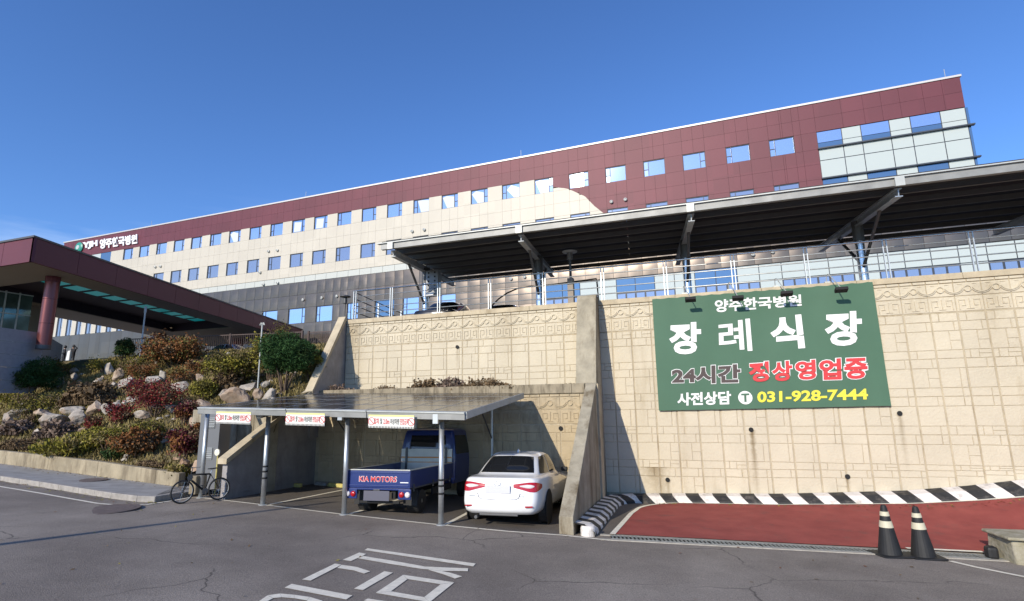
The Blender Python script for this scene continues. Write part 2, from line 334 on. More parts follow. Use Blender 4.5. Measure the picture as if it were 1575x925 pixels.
def fix_normals(me):
    bm = bmesh.new(); bm.from_mesh(me); bmesh.ops.recalc_face_normals(bm, faces=bm.faces); bm.to_mesh(me); bm.free()
def wloc(o):
    v = Vector((0, 0, 0))
    while o: v += o.location; o = o.parent
    return v
def link(name, me, parent=None, loc=(0, 0, 0)):
    o = bpy.data.objects.new(name, me); COL.objects.link(o); o.location = loc
    if parent: o.parent = parent
    return o
def tag(o, label=None, cat=None, group=None, kind=None):
    if label: o['label'] = label
    if cat: o['category'] = cat
    if group: o['group'] = group
    if kind: o['kind'] = kind
    return o
def thing(name, loc, label, cat, group=None, rz=0):
    o = bpy.data.objects.new(name, None); COL.objects.link(o); o.location = loc; o.rotation_euler = (0, 0, rz); o.empty_display_size = .2
    return tag(o, label, cat, group)
def part(name, mb, mats, parent, local=False, smooth=False, bevel=0, fix=True, kind=None, label=None):
    """world-space vertices unless local; parent chain carries translation only in world mode"""
    org = (0, 0, 0) if local or parent is None else wloc(parent)
    me = mb.data(name, mats, org, smooth)
    if fix: fix_normals(me)
    o = link(name, me, parent)
    if bevel:
        b = o.modifiers.new('bevel', 'BEVEL'); b.width = bevel; b.segments = 2; b.limit_method = 'ANGLE'; b.angle_limit = math.radians(40)
        o.modifiers.new('wn', 'WEIGHTED_NORMAL')
    if kind: o['kind'] = kind
    if label: o['label'] = label
    return o
def single(name, mb, mats, label, cat, group=None, org=None, smooth=False, bevel=0, kind=None, fix=True):
    org = org or (0, 0, 0); me = mb.data(name, mats, org, smooth)
    if fix: fix_normals(me)
    o = link(name, me, None, org)
    if bevel:
        b = o.modifiers.new('bevel', 'BEVEL'); b.width = bevel; b.segments = 2; b.limit_method = 'ANGLE'
    return tag(o, label, cat, group, kind)
def struct(name, mb, mats, kind='structure', fix=True, smooth=False):
    me = mb.data(name, mats, (0, 0, 0), smooth)
    if fix: fix_normals(me)
    o = link(name, me); o['kind'] = kind; return o
def copy_tree(o, parent=None):
    c = o.copy(); COL.objects.link(c)
    if parent: c.parent = parent
    for ch in list(o.children): copy_tree(ch, c)
    return c

def text_mesh(body, size, bold=0.0, extrude=.002, spacing=1.0, res=3):
    """flat mesh of lettering, lower left at the origin, in the XZ plane facing -Y"""
    c = bpy.data.curves.new('t', 'FONT'); c.body = body; c.size = size; c.offset = bold*size; c.extrude = extrude; c.space_character = spacing; c.resolution_u = res
    o = bpy.data.objects.new('t', c); COL.objects.link(o)
    dg = bpy.context.evaluated_depsgraph_get(); dg.update()
    me = bpy.data.meshes.new_from_object(o.evaluated_get(dg)); bpy.data.objects.remove(o); bpy.data.curves.remove(c)
    co = np.empty(len(me.vertices)*3, dtype=np.float32); me.vertices.foreach_get('co', co); co = co.reshape(-1, 3)
    mn = co.min(0); mxx = co.max(0)
    return me, co, mn, mxx
def text_fit(name, body, mapper, bold, parent, material, extrude=.004, org=None, spacing=1.0):
    """mapper(u,v,w)->world; u,v in 0..1 over the lettering's own box, w out of the plane"""
    me, co, mn, mxx = text_mesh(body, 1.0, bold, extrude, spacing)
    uv = (co-mn)/np.maximum(mxx-mn, 1e-6); half = extrude
    out = [mapper(float(a), float(b_), float(c_)) for (a, b_), c_ in zip(uv[:, :2], co[:, 2])]
    o_ = wloc(parent) if parent else Vector((0, 0, 0))
    flat = np.array([[p[0]-o_.x, p[1]-o_.y, p[2]-o_.z] for p in out], dtype=np.float32).ravel()
    me.vertices.foreach_set('co', flat); me.materials.clear(); me.materials.append(material); me.update()
    me.name = name
    return link(name, me, parent)

# ---------------------------------------------------------------- ground, road, ramp
mb = MB(); mb.quad([(-900, -700, -9), (900, -700, -9), (900, 1200, -9), (-900, 1200, -9)]); struct('ground', mb, M['earth'])
mb = MB(); nx, ny = 24, 18
xs = np.linspace(-60, 45, nx); ys = np.linspace(-30, 17.02, ny)
V = [(x, y, gz(x, y)) for y in ys for x in xs]
Fc = [(j*nx+i, j*nx+i+1, (j+1)*nx+i+1, (j+1)*nx+i) for j in range(ny-1) for i in range(nx-1)]
mb.mesh(V, Fc); struct('road', mb, M['asphalt'])

PL = [(-12.0, 11.36), (-10.6, 11.27), (-8.07, 11.08), (-5.58, 11.0), (-2.9, 11.2)]     # front line of the bays
mb = MB()
for a, b in zip(PL, PL[1:]):
    n = 5; Ys = lambda p, t: (p[0]-.11*(t*(15.6-p[1])), p[1]+t*(15.6-p[1]))
    for k in range(n):
        q = [Ys(a, k/n), Ys(b, k/n), Ys(b, (k+1)/n), Ys(a, (k+1)/n)]
        mb.quad([(x, y, gz(x, y)+.004) for x, y in q])
struct('parking_area', mb, M['asphalt2'])

def ribbon(pts, wd, dz=.009, mb=None, zf=gz):
    mb = mb or MB(); P = [Vector((p[0], p[1], 0)) for p in pts]
    L_ = []
    for i, p in enumerate(P):
        d = (P[min(i+1, len(P)-1)]-P[max(i-1, 0)]).normalized(); n = Vector((-d.y, d.x, 0))*wd/2
        L_.append((p+n, p-n))
    for (a, b), (c, d) in zip(L_, L_[1:]):
        mb.quad([(v.x, v.y, zf(v.x, v.y)+dz) for v in (a, b, d, c)])
    return mb
def G2(*pts): return [tuple(on_ground(*p)[:2]) for p in pts]
lines = [ribbon(G2((-60, 738), (0, 749), (60, 759), (110, 768), (150, 775), (185, 778), (225, 777), (265, 771), (292, 766), (309, 766), (404, 777), (529, 792), (676, 808), (780, 818), (865, 824), (938, 832)), .085)]
def subdiv(a, b, n=6): return [(a[0]+(b[0]-a[0])*k/n, a[1]+(b[1]-a[1])*k/n) for k in range(n+1)]
for (bx, by), (tx, ty) in (((-10.5, 11.35), (-10.75, 15.0)), ((-8.0, 11.16), (-8.35, 14.6)), ((-5.5, 11.08), (-5.95, 14.6))):
    ribbon(subdiv((bx, by), (tx, ty)), .10, mb=lines[0])
struct('parking_lines', lines[0], M['paint'])
mb = ribbon(G2((1462, 864), (1500, 873), (1540, 881), (1575, 888), (1680, 910)), .11); struct('road_edge_line', mb, M['paint'])

# painted characters on the road (read from the other side)
def T(*p): return [on_ground(380+x/4.145, 830+y/4.145) for x, y in p]
mb = MB()
for poly in ([(748, 72), (768, 60), (1458, 158), (1442, 176)],
             [(610, 134), (715, 87), (758, 96), (740, 108), (706, 122), (662, 142)],
             [(706, 124), (742, 110), (930, 140), (1130, 176), (1160, 196), (1110, 192), (900, 158)],
             [(1130, 177), (1290, 184), (1410, 188), (1408, 207), (1240, 205), (1160, 197)],
             [(1152, 197), (1242, 206), (1300, 218), (1372, 240), (1325, 254), (1250, 226)],
             [(350, 260), (560, 158), (602, 165), (405, 267)],
             [(604, 166), (700, 180), (785, 208), (745, 222), (680, 202), (574, 186)],
             [(682, 318), (875, 207), (930, 216), (738, 328)],
             [(820, 345), (995, 230), (1022, 258), (918, 335)], [(996, 230), (1320, 278), (1232, 290), (1023, 257)],
             [(1321, 279), (1165, 405), (1130, 372), (1233, 291)], [(1164, 405), (820, 346), (918, 336), (1129, 373)],
             [(238, 312), (285, 288), (672, 362), (632, 388)],
             [(60, 440), (75, 400), (130, 400), (118, 440)], [(75, 399), (130, 362), (165, 380), (130, 399)], [(131, 361), (210, 350), (220, 374), (166, 379)],
             [(211, 350), (300, 358), (300, 380), (221, 374)], [(301, 358), (400, 372), (380, 394), (301, 380)], [(401, 372), (480, 396), (470, 440), (420, 440), (381, 394)],
             [(745, 394), (770, 382), (900, 402), (880, 425)], [(560, 500), (640, 440), (1010, 500), (960, 540)]):
    mb.quad([(p.x, p.y, gz(p.x, p.y)+.010) for p in T(*poly)])
struct('road_lettering', mb, M['paint'])

# ramp in red with its white edging
GR0, GR1 = Vector((-2.05, 11.42)), Vector((4.75, 12.98))        # line of the drain
def grate_y(x): return GR0.y + (x-GR0.x)*(GR1.y-GR0.y)/(GR1.x-GR0.x)
WZ = [(-4, -2.88), (-1.83, -2.82), (1.53, -2.71), (3.0, -2.62), (4.5, -2.52), (5.8, -2.36), (6.8, -2.2), (10, -1.65), (30, .8), (60, 3)]
def wall_z(x): return float(np.interp(x, [a for a, b in WZ], [b for a, b in WZ]))
def ramp_z(x, y):
    y0 = min(grate_y(x), 14.0)+.15; t = min(1, max(0, (y-y0)/(17-y0))); t = t*t*(3-2*t)*.35+t*.65
    return gz(x, y)+t*max(0, wall_z(x)-gz(x, 17))+.006
def ramp_sheet(inner, nu=160, nv=40):
    mb = MB(); xs = np.linspace(-2.95, 30, nu) if not inner else np.concatenate([-2.0+1.15*np.linspace(0, 1, 24)**2, np.linspace(-.8, 30, nu)])
    P = []
    for x in xs:
        y0 = min(grate_y(x), 15.2)+.24; y1 = 17.0
        if inner:
            y1 = 16.42; r = x+2.0
            if r < 1.15: y1 = 15.0+1.42*math.sqrt(max(0, 1-((1.15-r)/1.15)**2.0))
            y0 += .02
        P.append([(x+(.0), y0+(y1-y0)*k/nv) for k in range(nv+1)])
    for a, b in zip(P, P[1:]):
        for k in range(nv):
            mb.quad([(x, y, ramp_z(x, y)+(.022 if inner else 0)) for x, y in (a[k], b[k], b[k+1], a[k+1])])
    return mb, P
mb, _ = ramp_sheet(False); struct('ramp', mb, M['asphalt2'])
mb, PR = ramp_sheet(True, 120); struct('red_paving', mb, M['red'])
top = [p[-1] for p in PR if p[0][0] < 26]; left = [PR[0][0]]
rz = lambda x, y: ramp_z(x, y)
mb = ribbon([(-2.05, 11.62), (-2.05, 12.5), (-2.05, 13.5), (-2.05, 14.4)]+[(x, y+.05) for x, y in top], .11, .030, zf=rz)
ribbon([(3.3, grate_y(3.3)+.27), (4.6, grate_y(4.6)+.27)],   .09, .034, mb=mb, zf=rz)
struct('ramp_edge_line', mb, M['paint'])

# drain channel with gratings
dr = thing('drain_channel', (GR0.x, GR0.y, gz(*GR0)), 'steel grated drain channel crossing the mouth of the red ramp', 'drain')
d2 = (GR1-GR0).normalized(); n2 = Vector((-d2.y, d2.x))
mbf = MB()
Lg = (GR1-GR0).length+1.5; nseg = 9
for s_ in (-1, 1):
    a = GR0+n2*s_*.225-d2*.2; b = GR0+d2*Lg+n2*s_*.225
    for k in range(9):
        p = a+(b-a)*k/9; q = a+(b-a)*(k+1)/9
        for (o1, o2) in ((-.055, .055),):
            P = [p+n2*o1, q+n2*o1, q+n2*o2, p+n2*o2]
            mbf.hexa([(v.x, v.y, gz(v.x, v.y)-.2) for v in P]+[(v.x, v.y, gz(v.x, v.y)+.016) for v in P])
part('channel_edge', mbf, M['drainc'], dr)
for k in range(nseg):
    mbg = MB(); s0 = k*Lg/nseg; s1 = (k+1)*Lg/nseg-.02
    for s_ in (-.155, .155):
        a = GR0+d2*s0+n2*s_; b = GR0+d2*s1+n2*s_; mbg.bar((a.x, a.y, gz(*a)+.008), (b.x, b.y, gz(*b)+.008), .02, .025)
    m_ = int((s1-s0)/.075)
    for i in range(m_):
        c = GR0+d2*(s0+(s1-s0)*(i+.5)/m_); a = c-n2*.15; b = c+n2*.15
        mbg.bar((a.x, a.y, gz(*a)+.008), (b.x, b.y, gz(*b)+.008), .032, .026)
    part('grating', mbg, M['grate'], dr)
mbb = MB(); a = GR0-n2*.17; b = GR0+d2*Lg-n2*.17; c = b+n2*.34; d = a+n2*.34
mbb.quad([(v.x, v.y, gz(v.x, v.y)-.012+.02) for v in (a, b, c, d)]); part('channel_bed', mbb, M['black'], dr)

# ---------------------------------------------------------------- sidewalk and kerb on the left
def swz(x, y): return gz(x, y)+.13
KB = [on_ground(*p) for p in ((-90, 722), (0, 740), (60, 749), (120, 759), (170, 767), (210, 772), (238, 773), (262, 769), (285, 764), (300, 762))]
kerb = thing('kerb', (KB[5].x, KB[5].y, KB[5].z), 'pale granite kerb edging the sidewalk below the rock garden', 'kerb')
pts = []
for a, b in zip(KB, KB[1:]):
    L_ = (b-a).length; n = max(1, round(L_/1.0))
    for k in range(n): pts.append(a+(b-a)*k/n)
pts.append(KB[-1])
inner = []
for i, p in enumerate(pts):
    d = (pts[min(i+1, len(pts)-1)]-pts[max(i-1, 0)]); d.z = 0; d.normalize(); inner.append(Vector((p.x-d.y*.16, p.y+d.x*.16, p.z)))
for i in range(len(pts)-1):
    a, b, c, d = pts[i], pts[i+1], inner[i+1], inner[i]; e = (b-a)*.008
    mb = MB(); mb.hexa([(v.x, v.y, gz(v.x, v.y)-.1) for v in (a, b-e, c-e, d)]+[(v.x, v.y, gz(v.x, v.y)+.14) for v in (a, b-e, c-e, d)])
    part('kerbstone', mb, M['kerb'], kerb, bevel=.012)
def GY(x): return 11.95+.135*(-14.3-x)           # front of the low garden wall
mb = MB()
for i in range(len(pts)-1):
    a, b = inner[i], inner[i+1]
    if a.x > -13.3: continue
    q = [(a.x, a.y), (b.x, b.y), (b.x, GY(min(b.x, -13.3))), (a.x, GY(a.x))]
    mb.quad([(x, y, swz(x, y)) for x, y in q])
mb.quad([(x, y, swz(x, y)) for x, y in ((inner[-4].x, inner[-4].y), (inner[-1].x, inner[-1].y), (-12.1, 12.2), (-12.4, 13.2), (-14.4, 13.2), (-14.4, 11.9))])
struct('sidewalk', mb, M['walk'])
gw = thing('garden_wall', (-18, GY(-18), swz(-18, 12)), 'low weathered concrete wall holding the foot of the rock garden', 'wall')
x = -34.0
while x < -14.5:
    x1 = min(x+3.1, -14.3); mb = MB()
    q = [(x, GY(x)), (x1-.008, GY(x1)), (x1-.008, GY(x1)+.22), (x, GY(x)+.22)]
    mb.hexa([(a, b, swz(a, b)-.2) for a, b in q]+[(a, b, swz(a, b)+.46-max(0, (a+19)*.02)) for a, b in q]); part('wall_block', mb, M['gwall'], gw, bevel=.02)
    x = x1
for q, r in (((135, 739), .42), ((160, 784), .62)):
    c = on_ground(q[0], q[1], .13 if r < .5 else 0)
    mb = MB(); mb.lathe((0, 0, 0), [(r+.08, -.02), (r+.08, .006), (r, .006), (r, .002), (r*.9, .009), (.1, .012)], 28)
    if r < .5: single('manhole_cover', mb, M['manhole'], 'rusty round manhole cover set in the shaded sidewalk', 'manhole', org=None).location = c
    else: single('manhole_cover', mb, M['manhole'], 'reddish round manhole cover in the road asphalt near the kerb', 'manhole', org=None).location = c

# ---------------------------------------------------------------- garden slope
def wing_x(y): return -12.63+.11*(17-y)
def garden_z(x, y):
    yf = GY(min(x, -14.0))+.2; zf = swz(x, yf)+.30
    s = (y-yf)/(23.0-yf); s = max(0, min(1, s)); z = zf+(3.15-zf)*(s**.92)
    k = max(0, min(1, (x+16.2)/1.5)); s2 = max(0, min(1, (y-13.0)/.5))
    z2 = min(3.15, -.15+(y-13.2)*.42)
    z = max(z, z*(1-k*s2)+z2*k*s2)
    if s < 1: z += .16*noise.noise(Vector((x*.55, y*.55, 0)))*min(1, s*6)*min(1, (1-s)*5)
    return z
mb = MB(); nx, ny = 90, 50; V = []
for j in range(ny):
    for i in range(nx):
        t = i/(nx-1); x = -48+t*(48-12.0); yf = GY(min(x, -14.3))+.15
        if x > -14.4: yf = max(yf, 13.25)
        y = yf+(j/(ny-1))*(27.5-yf); xm = min(x, wing_x(y)-.02); V.append((xm, y, garden_z(xm, y)-.06))
mb.mesh(V, [(j*nx+i, j*nx+i+1, (j+1)*nx+i+1, (j+1)*nx+i) for j in range(ny-1) for i in range(nx-1)])
struct('garden_slope', mb, M['soil'], smooth=True)
def on_garden(px, py):
    d = ray(px, py); prev = None
    for k in range(400):
        Y = 11.6+k*.04; p = d*(Y/d.y)
        if p.z <= garden_z(p.x, p.y): return p
    return d*(22/d.y)
# forecourt and deck slabs
mb = MB(); mb.box(-110, -12.62, 23.2, 80, 2.4, 3.16); struct('forecourt', mb, M['forecourt'])
mb = MB(); mb.box(-12.60, 70, 17.45, 80, 1.6, 2.40); struct('parking_deck', mb, M['forecourt'])

# ---------------------------------------------------------------- retaining walls in patterned concrete
PW, PH = .595, .955
def stone_panel(seed):
    """one form-liner unit: irregular raised stones separated by grooves; local X 0..PW, Z 0..PH, face towards -Y"""
    r = random.Random(seed); mb = MB(); g = .004
    rows = [0, .52*PH, .77*PH, PH]
    for z0, z1 in zip(rows, rows[1:]):
        cut = [0]+sorted(r.choice([.22, .30, .74, .8]) for _ in range(r.choice([0, 1])))+[1]
        for c0, c1 in zip(cut, cut[1:]):
            x0, x1 = c0*PW+g, c1*PW-g; a0, a1 = z0+g, z1-g
            if c0 == 0: x0 = .017
            if c1 == 1: x1 = PW-.017
            e = .010; d = r.uniform(.013, .018); j = lambda: r.uniform(-.006, .006)
            if r.random() < .3 and x1-x0 > .3:       # notched stone
                nxx = x0+(x1-x0)*r.uniform(.4, .6); nz_ = a0+(a1-a0)*r.uniform(.4, .6)
                cells = [(x0, nxx-g/2, a0, a1), (nxx+g/2, x1, a0, nz_-g/2), (nxx+g/2, x1, nz_+g/2, a1)]
            else: cells = [(x0, x1, a0, a1)]
            for (p0, p1, q0, q1) in cells:
                b = [(p0, -.001, q0), (p1, -.001, q0), (p1, -.001, q1), (p0, -.001, q1)]
                t = [(p0+e+j(), -d, q0+e+j()), (p1-e+j(), -d, q0+e+j()), (p1-e+j(), -d, q1-e+j()), (p0+e+j(), -d, q1-e+j())]
                mb.mesh(b+t, [(4, 5, 6, 7), (0, 1, 5, 4), (1, 2, 6, 5), (2, 3, 7, 6), (3, 0, 4, 7)])
    return mb
def ring(mb, cx_, cz_, r, wd, h, n=14, a0=0, a1=2*PI):
    for k in range(n):
        t0 = a0+(a1-a0)*k/n; t1 = a0+(a1-a0)*(k+1)/n
        P = [(cx_+rr*math.cos(t), cz_+rr*math.sin(t)) for t, rr in ((t0, r-wd), (t0, r), (t1, r), (t1, r-wd))]
        mb.mesh([(a, -.001, b) for a, b in P]+[(a, -h, b) for a, b in P], [(4, 5, 6, 7), (0, 1, 5, 4), (1, 2, 6, 5), (2, 3, 7, 6), (3, 0, 4, 7)])
def slab(mb, x0, x1, z0, z1, d=.034, e=.008):
    b = [(x0, -.001, z0), (x1, -.001, z0), (x1, -.001, z1), (x0, -.001, z1)]; t = [(x0+e, -d, z0+e), (x1-e, -d, z0+e), (x1-e, -d, z1-e), (x0+e, -d, z1-e)]
    mb.mesh(b+t, [(4, 5, 6, 7), (0, 1, 5, 4), (1, 2, 6, 5), (2, 3, 7, 6), (3, 0, 4, 7)])
def wave_panel():
    mb = MB(); H = .36; slab(mb, .006, PW-.006, 0.008, H-.008, .016)
    for k in range(1):
        c = PW/2; ring(mb, c, .19, .085, .018, .046, 18)
    for q in (0, .035):
        ring(mb, 0, .30, .25-q, .022, .042, 10, -PI/2, -.42)
        ring(mb, PW, .30, .25-q, .022, .042, 10, PI+.42, PI*1.5)
    slab(mb, .09, PW/2-.10, .30, .325, .030); slab(mb, PW/2+.10, PW-.09, .30, .325, .030)
    return mb
def meander_panel():
    mb = MB(); H = .40; slab(mb, .007, PW-.007, .008, H-.008, .012); w_ = .022
    def seg(x0, z0, x1, z1):
        slab(mb, min(x0, x1)-w_/2, max(x0, x1)+w_/2, min(z0, z1)-w_/2, max(z0, z1)+w_/2, .032, .004)
    W_, h = PW, H
    seg(.07, .06, .07, .30); seg(.07+w_, .30, .20, .30); seg(.20, .30-w_, .20, .15); seg(.13, .15, .20-w_, .15)
    seg(W_/2, .10, W_/2, .33); seg(W_/2-.07, .07, W_/2+.07, .07)
    seg(W_-.07, .06, W_-.07, .30); seg(W_-.20, .30, W_-.07-w_, .30); seg(W_-.20, .30-w_, W_-.20, .15); seg(W_-.20+w_, .15, W_-.13, .15)
    return mb
def brick_course(w_=PW, h=.085):
    mb = MB(); slab(mb, .006, w_*.5-.006, .005, h-.005, .030); slab(mb, w_*.5+.006, w_-.006, .005, h-.005, .034); return mb
def pm(name, mb, m):
    me = mb.data(name, m); return me
def wall_meshes(m):
    return dict(stone=[pm('stone_panel', stone_panel(s), m) for s in range(6)], wave=pm('wave_frieze_panel', wave_panel(), m),
                meander=pm('meander_frieze_panel', meander_panel(), m), brick=pm('brick_course', brick_course(), m))
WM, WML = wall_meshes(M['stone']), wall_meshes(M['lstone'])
def pattern_wall(parent, meshes, x0, x1, Y, ztop, zbot, skip=None, thin=False, seed=3):
    """ztop: underside of the coping"""
    r = random.Random(seed); n = int(round((x1-x0)/PW)); ww = (x1-x0)/n; sx_ = ww/PW; o3 = Vector((0, 0, 0)); pl = wloc(parent)
    def put(nm, me, x, z, sz=1.0):
        o = link(nm, me, parent, Vector((x, Y, z))-pl); o.scale = (sx_, 1, sz); return o
    for i in range(n):
        x = x0+i*ww; z = ztop
        z -= .09; put('brick_course', meshes['brick'], x, z)
        z -= .36; put('wave_frieze_panel', meshes['wave'], x, z)
        z -= .40; put('meander_frieze_panel', meshes['meander'], x, z)
        z -= .03
        while z > zbot(x)+.05:
            h = min(PH, z-zbot(x)+.02); z -= h
            if skip and skip(x, z, h): continue
            if h < PH*.999 and not thin: h = h
            put('stone_panel', meshes['stone'][r.randrange(6)], x, z, h/PH)
YW = 17.0; ZT = 3.20
# right-hand wall (behind the banner), upper-left wall
rw = thing('retaining_wall', (2, YW, -2.7), 'tall cream patterned concrete retaining wall carrying the green banner beside the red ramp', 'wall')
mb = MB(); mb.box(-3.72, 26, YW, YW+.5, -3.6, ZT-.02); part('backing', mb, M['groove'], rw)
def cop(parent, x0, x1, Y):
    x = x0
    while x < x1-.01:
        xe = min(x1, x+2.4); mb = MB(); mb.box(x, xe-.006, Y-.05, Y+.42, ZT-.16, ZT); part('coping', mb, M['coping'], parent, bevel=.01); x = xe
cop(rw, -3.15, 26, YW)
BX0, BX1 = -1.46, 4.45
pattern_wall(rw, WM, -3.315, -3.315+.595*25, YW, ZT-.165, lambda x: wall_z(x)+.22, skip=lambda x, z, h: x > BX0+.05 and x+PW < BX1-.05 and z > -.2 and z+h < 3.1)
lw = thing('retaining_wall', (-8, YW, .6), 'upper cream patterned concrete wall tier above the small carport, between two slanting buttresses', 'wall')
mb = MB(); mb.box(-12.6, -3.75, YW, YW+.5, -.2, ZT-.02); part('backing', mb, M['groove'], lw)
cop(lw, -12.6, -3.75, YW)
pattern_wall(lw, WM, -12.6, -12.6+.595*15, YW, ZT-.165, lambda x: .38, seed=5)
# lower tier
YL, ZL = 15.5, .56
ll = thing('retaining_wall', (-7, YL, -2.7), 'lower damp stained patterned wall behind the small carport and parked vehicles', 'wall')
mb = MB(); mb.box(-12.6, -2.95, YL, YL+.4, -3.6, ZL-.02); part('backing', mb, M['groove'], ll)
x = -12.5
while x < -3.35:
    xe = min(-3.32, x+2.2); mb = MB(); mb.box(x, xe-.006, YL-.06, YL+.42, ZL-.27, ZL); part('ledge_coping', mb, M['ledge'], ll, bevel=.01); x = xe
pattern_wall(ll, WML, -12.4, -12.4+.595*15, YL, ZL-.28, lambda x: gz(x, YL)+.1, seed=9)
mb = MB(); mb.box(-12.6, -3.2, YL+.4, YW, .1, ZL-.10); struct('ledge_planting_soil', mb, M['soil'])

# buttresses and wing walls (profile in Y-Z, sheared along the site's depth direction)
def wing(parent, nm, x0, wd, prof, m, bevel=.015, Y0=17.0, lf=.11):
    """prof: outline points (y,z); extruded wd in x"""
    mb = MB(); n = len(prof)
    A = [(x0-lf*(y-Y0), y, z) for y, z in prof]; B = [(x0+wd-lf*(y-Y0), y, z) for y, z in prof]
    mb.mesh(A+B, [tuple(range(n)), tuple(range(2*n-1, n-1, -1))]+[(i, (i+1) % n, n+(i+1) % n, n+i) for i in range(n)])
    return part(nm, mb, m, parent, bevel=bevel)
bt = thing('buttress', (-3.0, 11.3, -2.6), 'tall slanting grey concrete buttress between the white sedan and the red ramp', 'buttress')
wing(bt, 'upper_pier', -3.70, .60, [(17.3, 3.31), (16.52, 3.31), (16.40, 3.15), (15.66, .50), (15.66, -3), (17.3, -3)], M['conc'], lf=.055)
wing(bt, 'lower_wing', -3.38, .30, [(15.9, .60), (15.50, .56), (11.30, -2.25), (11.30, -3.0), (16, -3.2)], M['conc'], lf=.055)
bt2 = thing('buttress', (-12.6, 15, .5), 'slanting concrete wing wall at the left end of the upper patterned wall', 'buttress')
wing(bt2, 'wing_slab', -12.86, .24, [(17.4, 3.28), (16.9, 3.28), (15.05, .50), (15.0, -1), (17.4, -1)], M['conc_formed'])
mbc = [(16.95, 3.31), (16.85, 3.31), (14.98, .53), (15.02, .46), (16.95, 3.20)]
wing(bt2, 'wing_coping', -12.90, .32, mbc, M['coping'], bevel=.01)
sw = thing('side_wall', (-11.8, 12.8, -2.4), 'sloping concrete side wall with sandy coping at the left end of the parking bays', 'wall')
wing(sw, 'wall_slab', -12.86, .17, [(15.6, .50), (15.0, .47), (11.50, -1.38), (11.50, -3), (15.6, -3.2)], M['conc_formed'])
wing(sw, 'coping', -12.93, .31, [(15.05, .57), (11.38, -1.29), (11.38, -1.43), (15.05, .43)], M['coping'], bevel=.01)
def sidepanels():
    for i in range(4):
        for j in range(3):
            pass
# wall behind the coping, to the left, under the garden edge
bw = thing('retaining_wall', (-14, 13.2, -2), 'plain grey brown concrete wall below the boulders, seen under the left end of the small carport', 'wall')
x = -15.4
while x < -12.3:
    mb = MB(); mb.box(x, min(x+.62, -12.25)-.012, 13.15, 13.45, -2.6, -.02); part('wall_panel', mb, M['conc'], bw, bevel=.008); x += .62
# weep holes
for i, (q, Y, nm) in enumerate((((704, 534), YW, 'round weep hole in the upper wall tier left of the tall buttress'), ((1155, 661), YW, 'round weep hole just below the middle of the green banner'),
        ((1027, 738), YW, 'round weep hole low on the wall near the buttress shadow'), ((1303, 733), YW, 'round weep hole low on the wall above the traffic cones'),
        ((1383, 636), YW, 'round weep hole below the right lower corner of the banner'), ((863, 659), YL, 'round weep hole in the lower wall tier beside the tall buttress'))):
    p = at_y(q[0], q[1], Y); p.y = Y-.036; mb = MB(); mb.lathe((0, 0, 0), [(.06, .0), (.062, -.012), (.05, -.012), (.05, -.004)], 18, axis='y')
    o = single('weep_pipe', mb, M['black'], nm, 'drain pipe', 'weep holes in the patterned walls'); o.location = p

# striped kerb: along the buttress, round the corner, along the wall
path = [(-2.70, 11.30), (-2.74, 12.3), (-2.80, 13.5), (-2.86, 14.8), (-2.90, 15.7), (-2.80, 16.3), (-2.40, 16.72), (-1.6, 16.86), (-.5, 16.9)]+[(x, 16.9) for x in np.arange(.5, 24, 1.0)]
def resample(P, step):
    out = [Vector(P[0])]; acc = 0
    for a, b in zip(P, P[1:]):
        a, b = Vector(a), Vector(b); L_ = (b-a).length; t = step-acc
        while t <= L_: out.append(a+(b-a)*t/L_); t += step
        acc = L_-(t-step)
    return out
RP = resample(path, .1)
sk = thing('striped_kerb', (-2.7, 11.4, -2.7), 'black and white striped kerb running along the buttress and the banner wall', 'kerb')
prof = [(.58, 0.0), (.56, .10), (.34, .21), (-.10, .24)]        # distance out from the wall, height
def kpt(i, o, h, skew=0):
    i2 = max(0, min(len(RP)-1.001, i+skew)); k = int(i2); fr_ = i2-k; p = RP[k]*(1-fr_)+RP[k+1]*fr_
    d = (RP[min(k+2, len(RP)-1)]-RP[max(k-2, 0)]).normalized(); nrm = Vector((d.y, -d.x))
    wv = .45 if p.y > 16.5 else .45+.1*0
    if i2 < 60: o = o*.85
    q = p+nrm*o*wv/.62*1.0
    return (q.x, q.y, ramp_z(q.x, q.y)-.02+h)
seglen = 3.6; i = 0.0; col_ = 0
while i < len(RP)-6:
    j = i+ (seglen if RP[int(i)].y > 16.4 else 2.9); mb = MB(); nsub = 4
    for s_ in range(nsub):
        a = i+(j-i)*s_/nsub; b = i+(j-i)*(s_+1)/nsub
        for (o0, h0), (o1, h1) in zip(prof, prof[1:]):
            sk0 = -2.4*(h0/.24)*(1 if RP[int(i)].y > 16.4 else .6); sk1 = -2.4*(h1/.24)*(1 if RP[int(i)].y > 16.4 else .6)
            mb.quad([kpt(a, o0, h0, sk0), kpt(b, o0, h0, sk0), kpt(b, o1, h1, sk1), kpt(a, o1, h1, sk1)])
    part('kerb_segment', mb, M['curbwhite' if col_ else 'curbblack'], sk); col_ ^= 1; i = j
mb = MB(); a = [kpt(0, o, h) for o, h in prof]; mb.lathe((-2.50, 11.42, ramp_z(-2.5, 11.4)-.05), [(.15, 0), (.15, .19), (.13, .24), (.04, .25)], 20); part('kerb_end', mb, M['curbwhite'], sk)

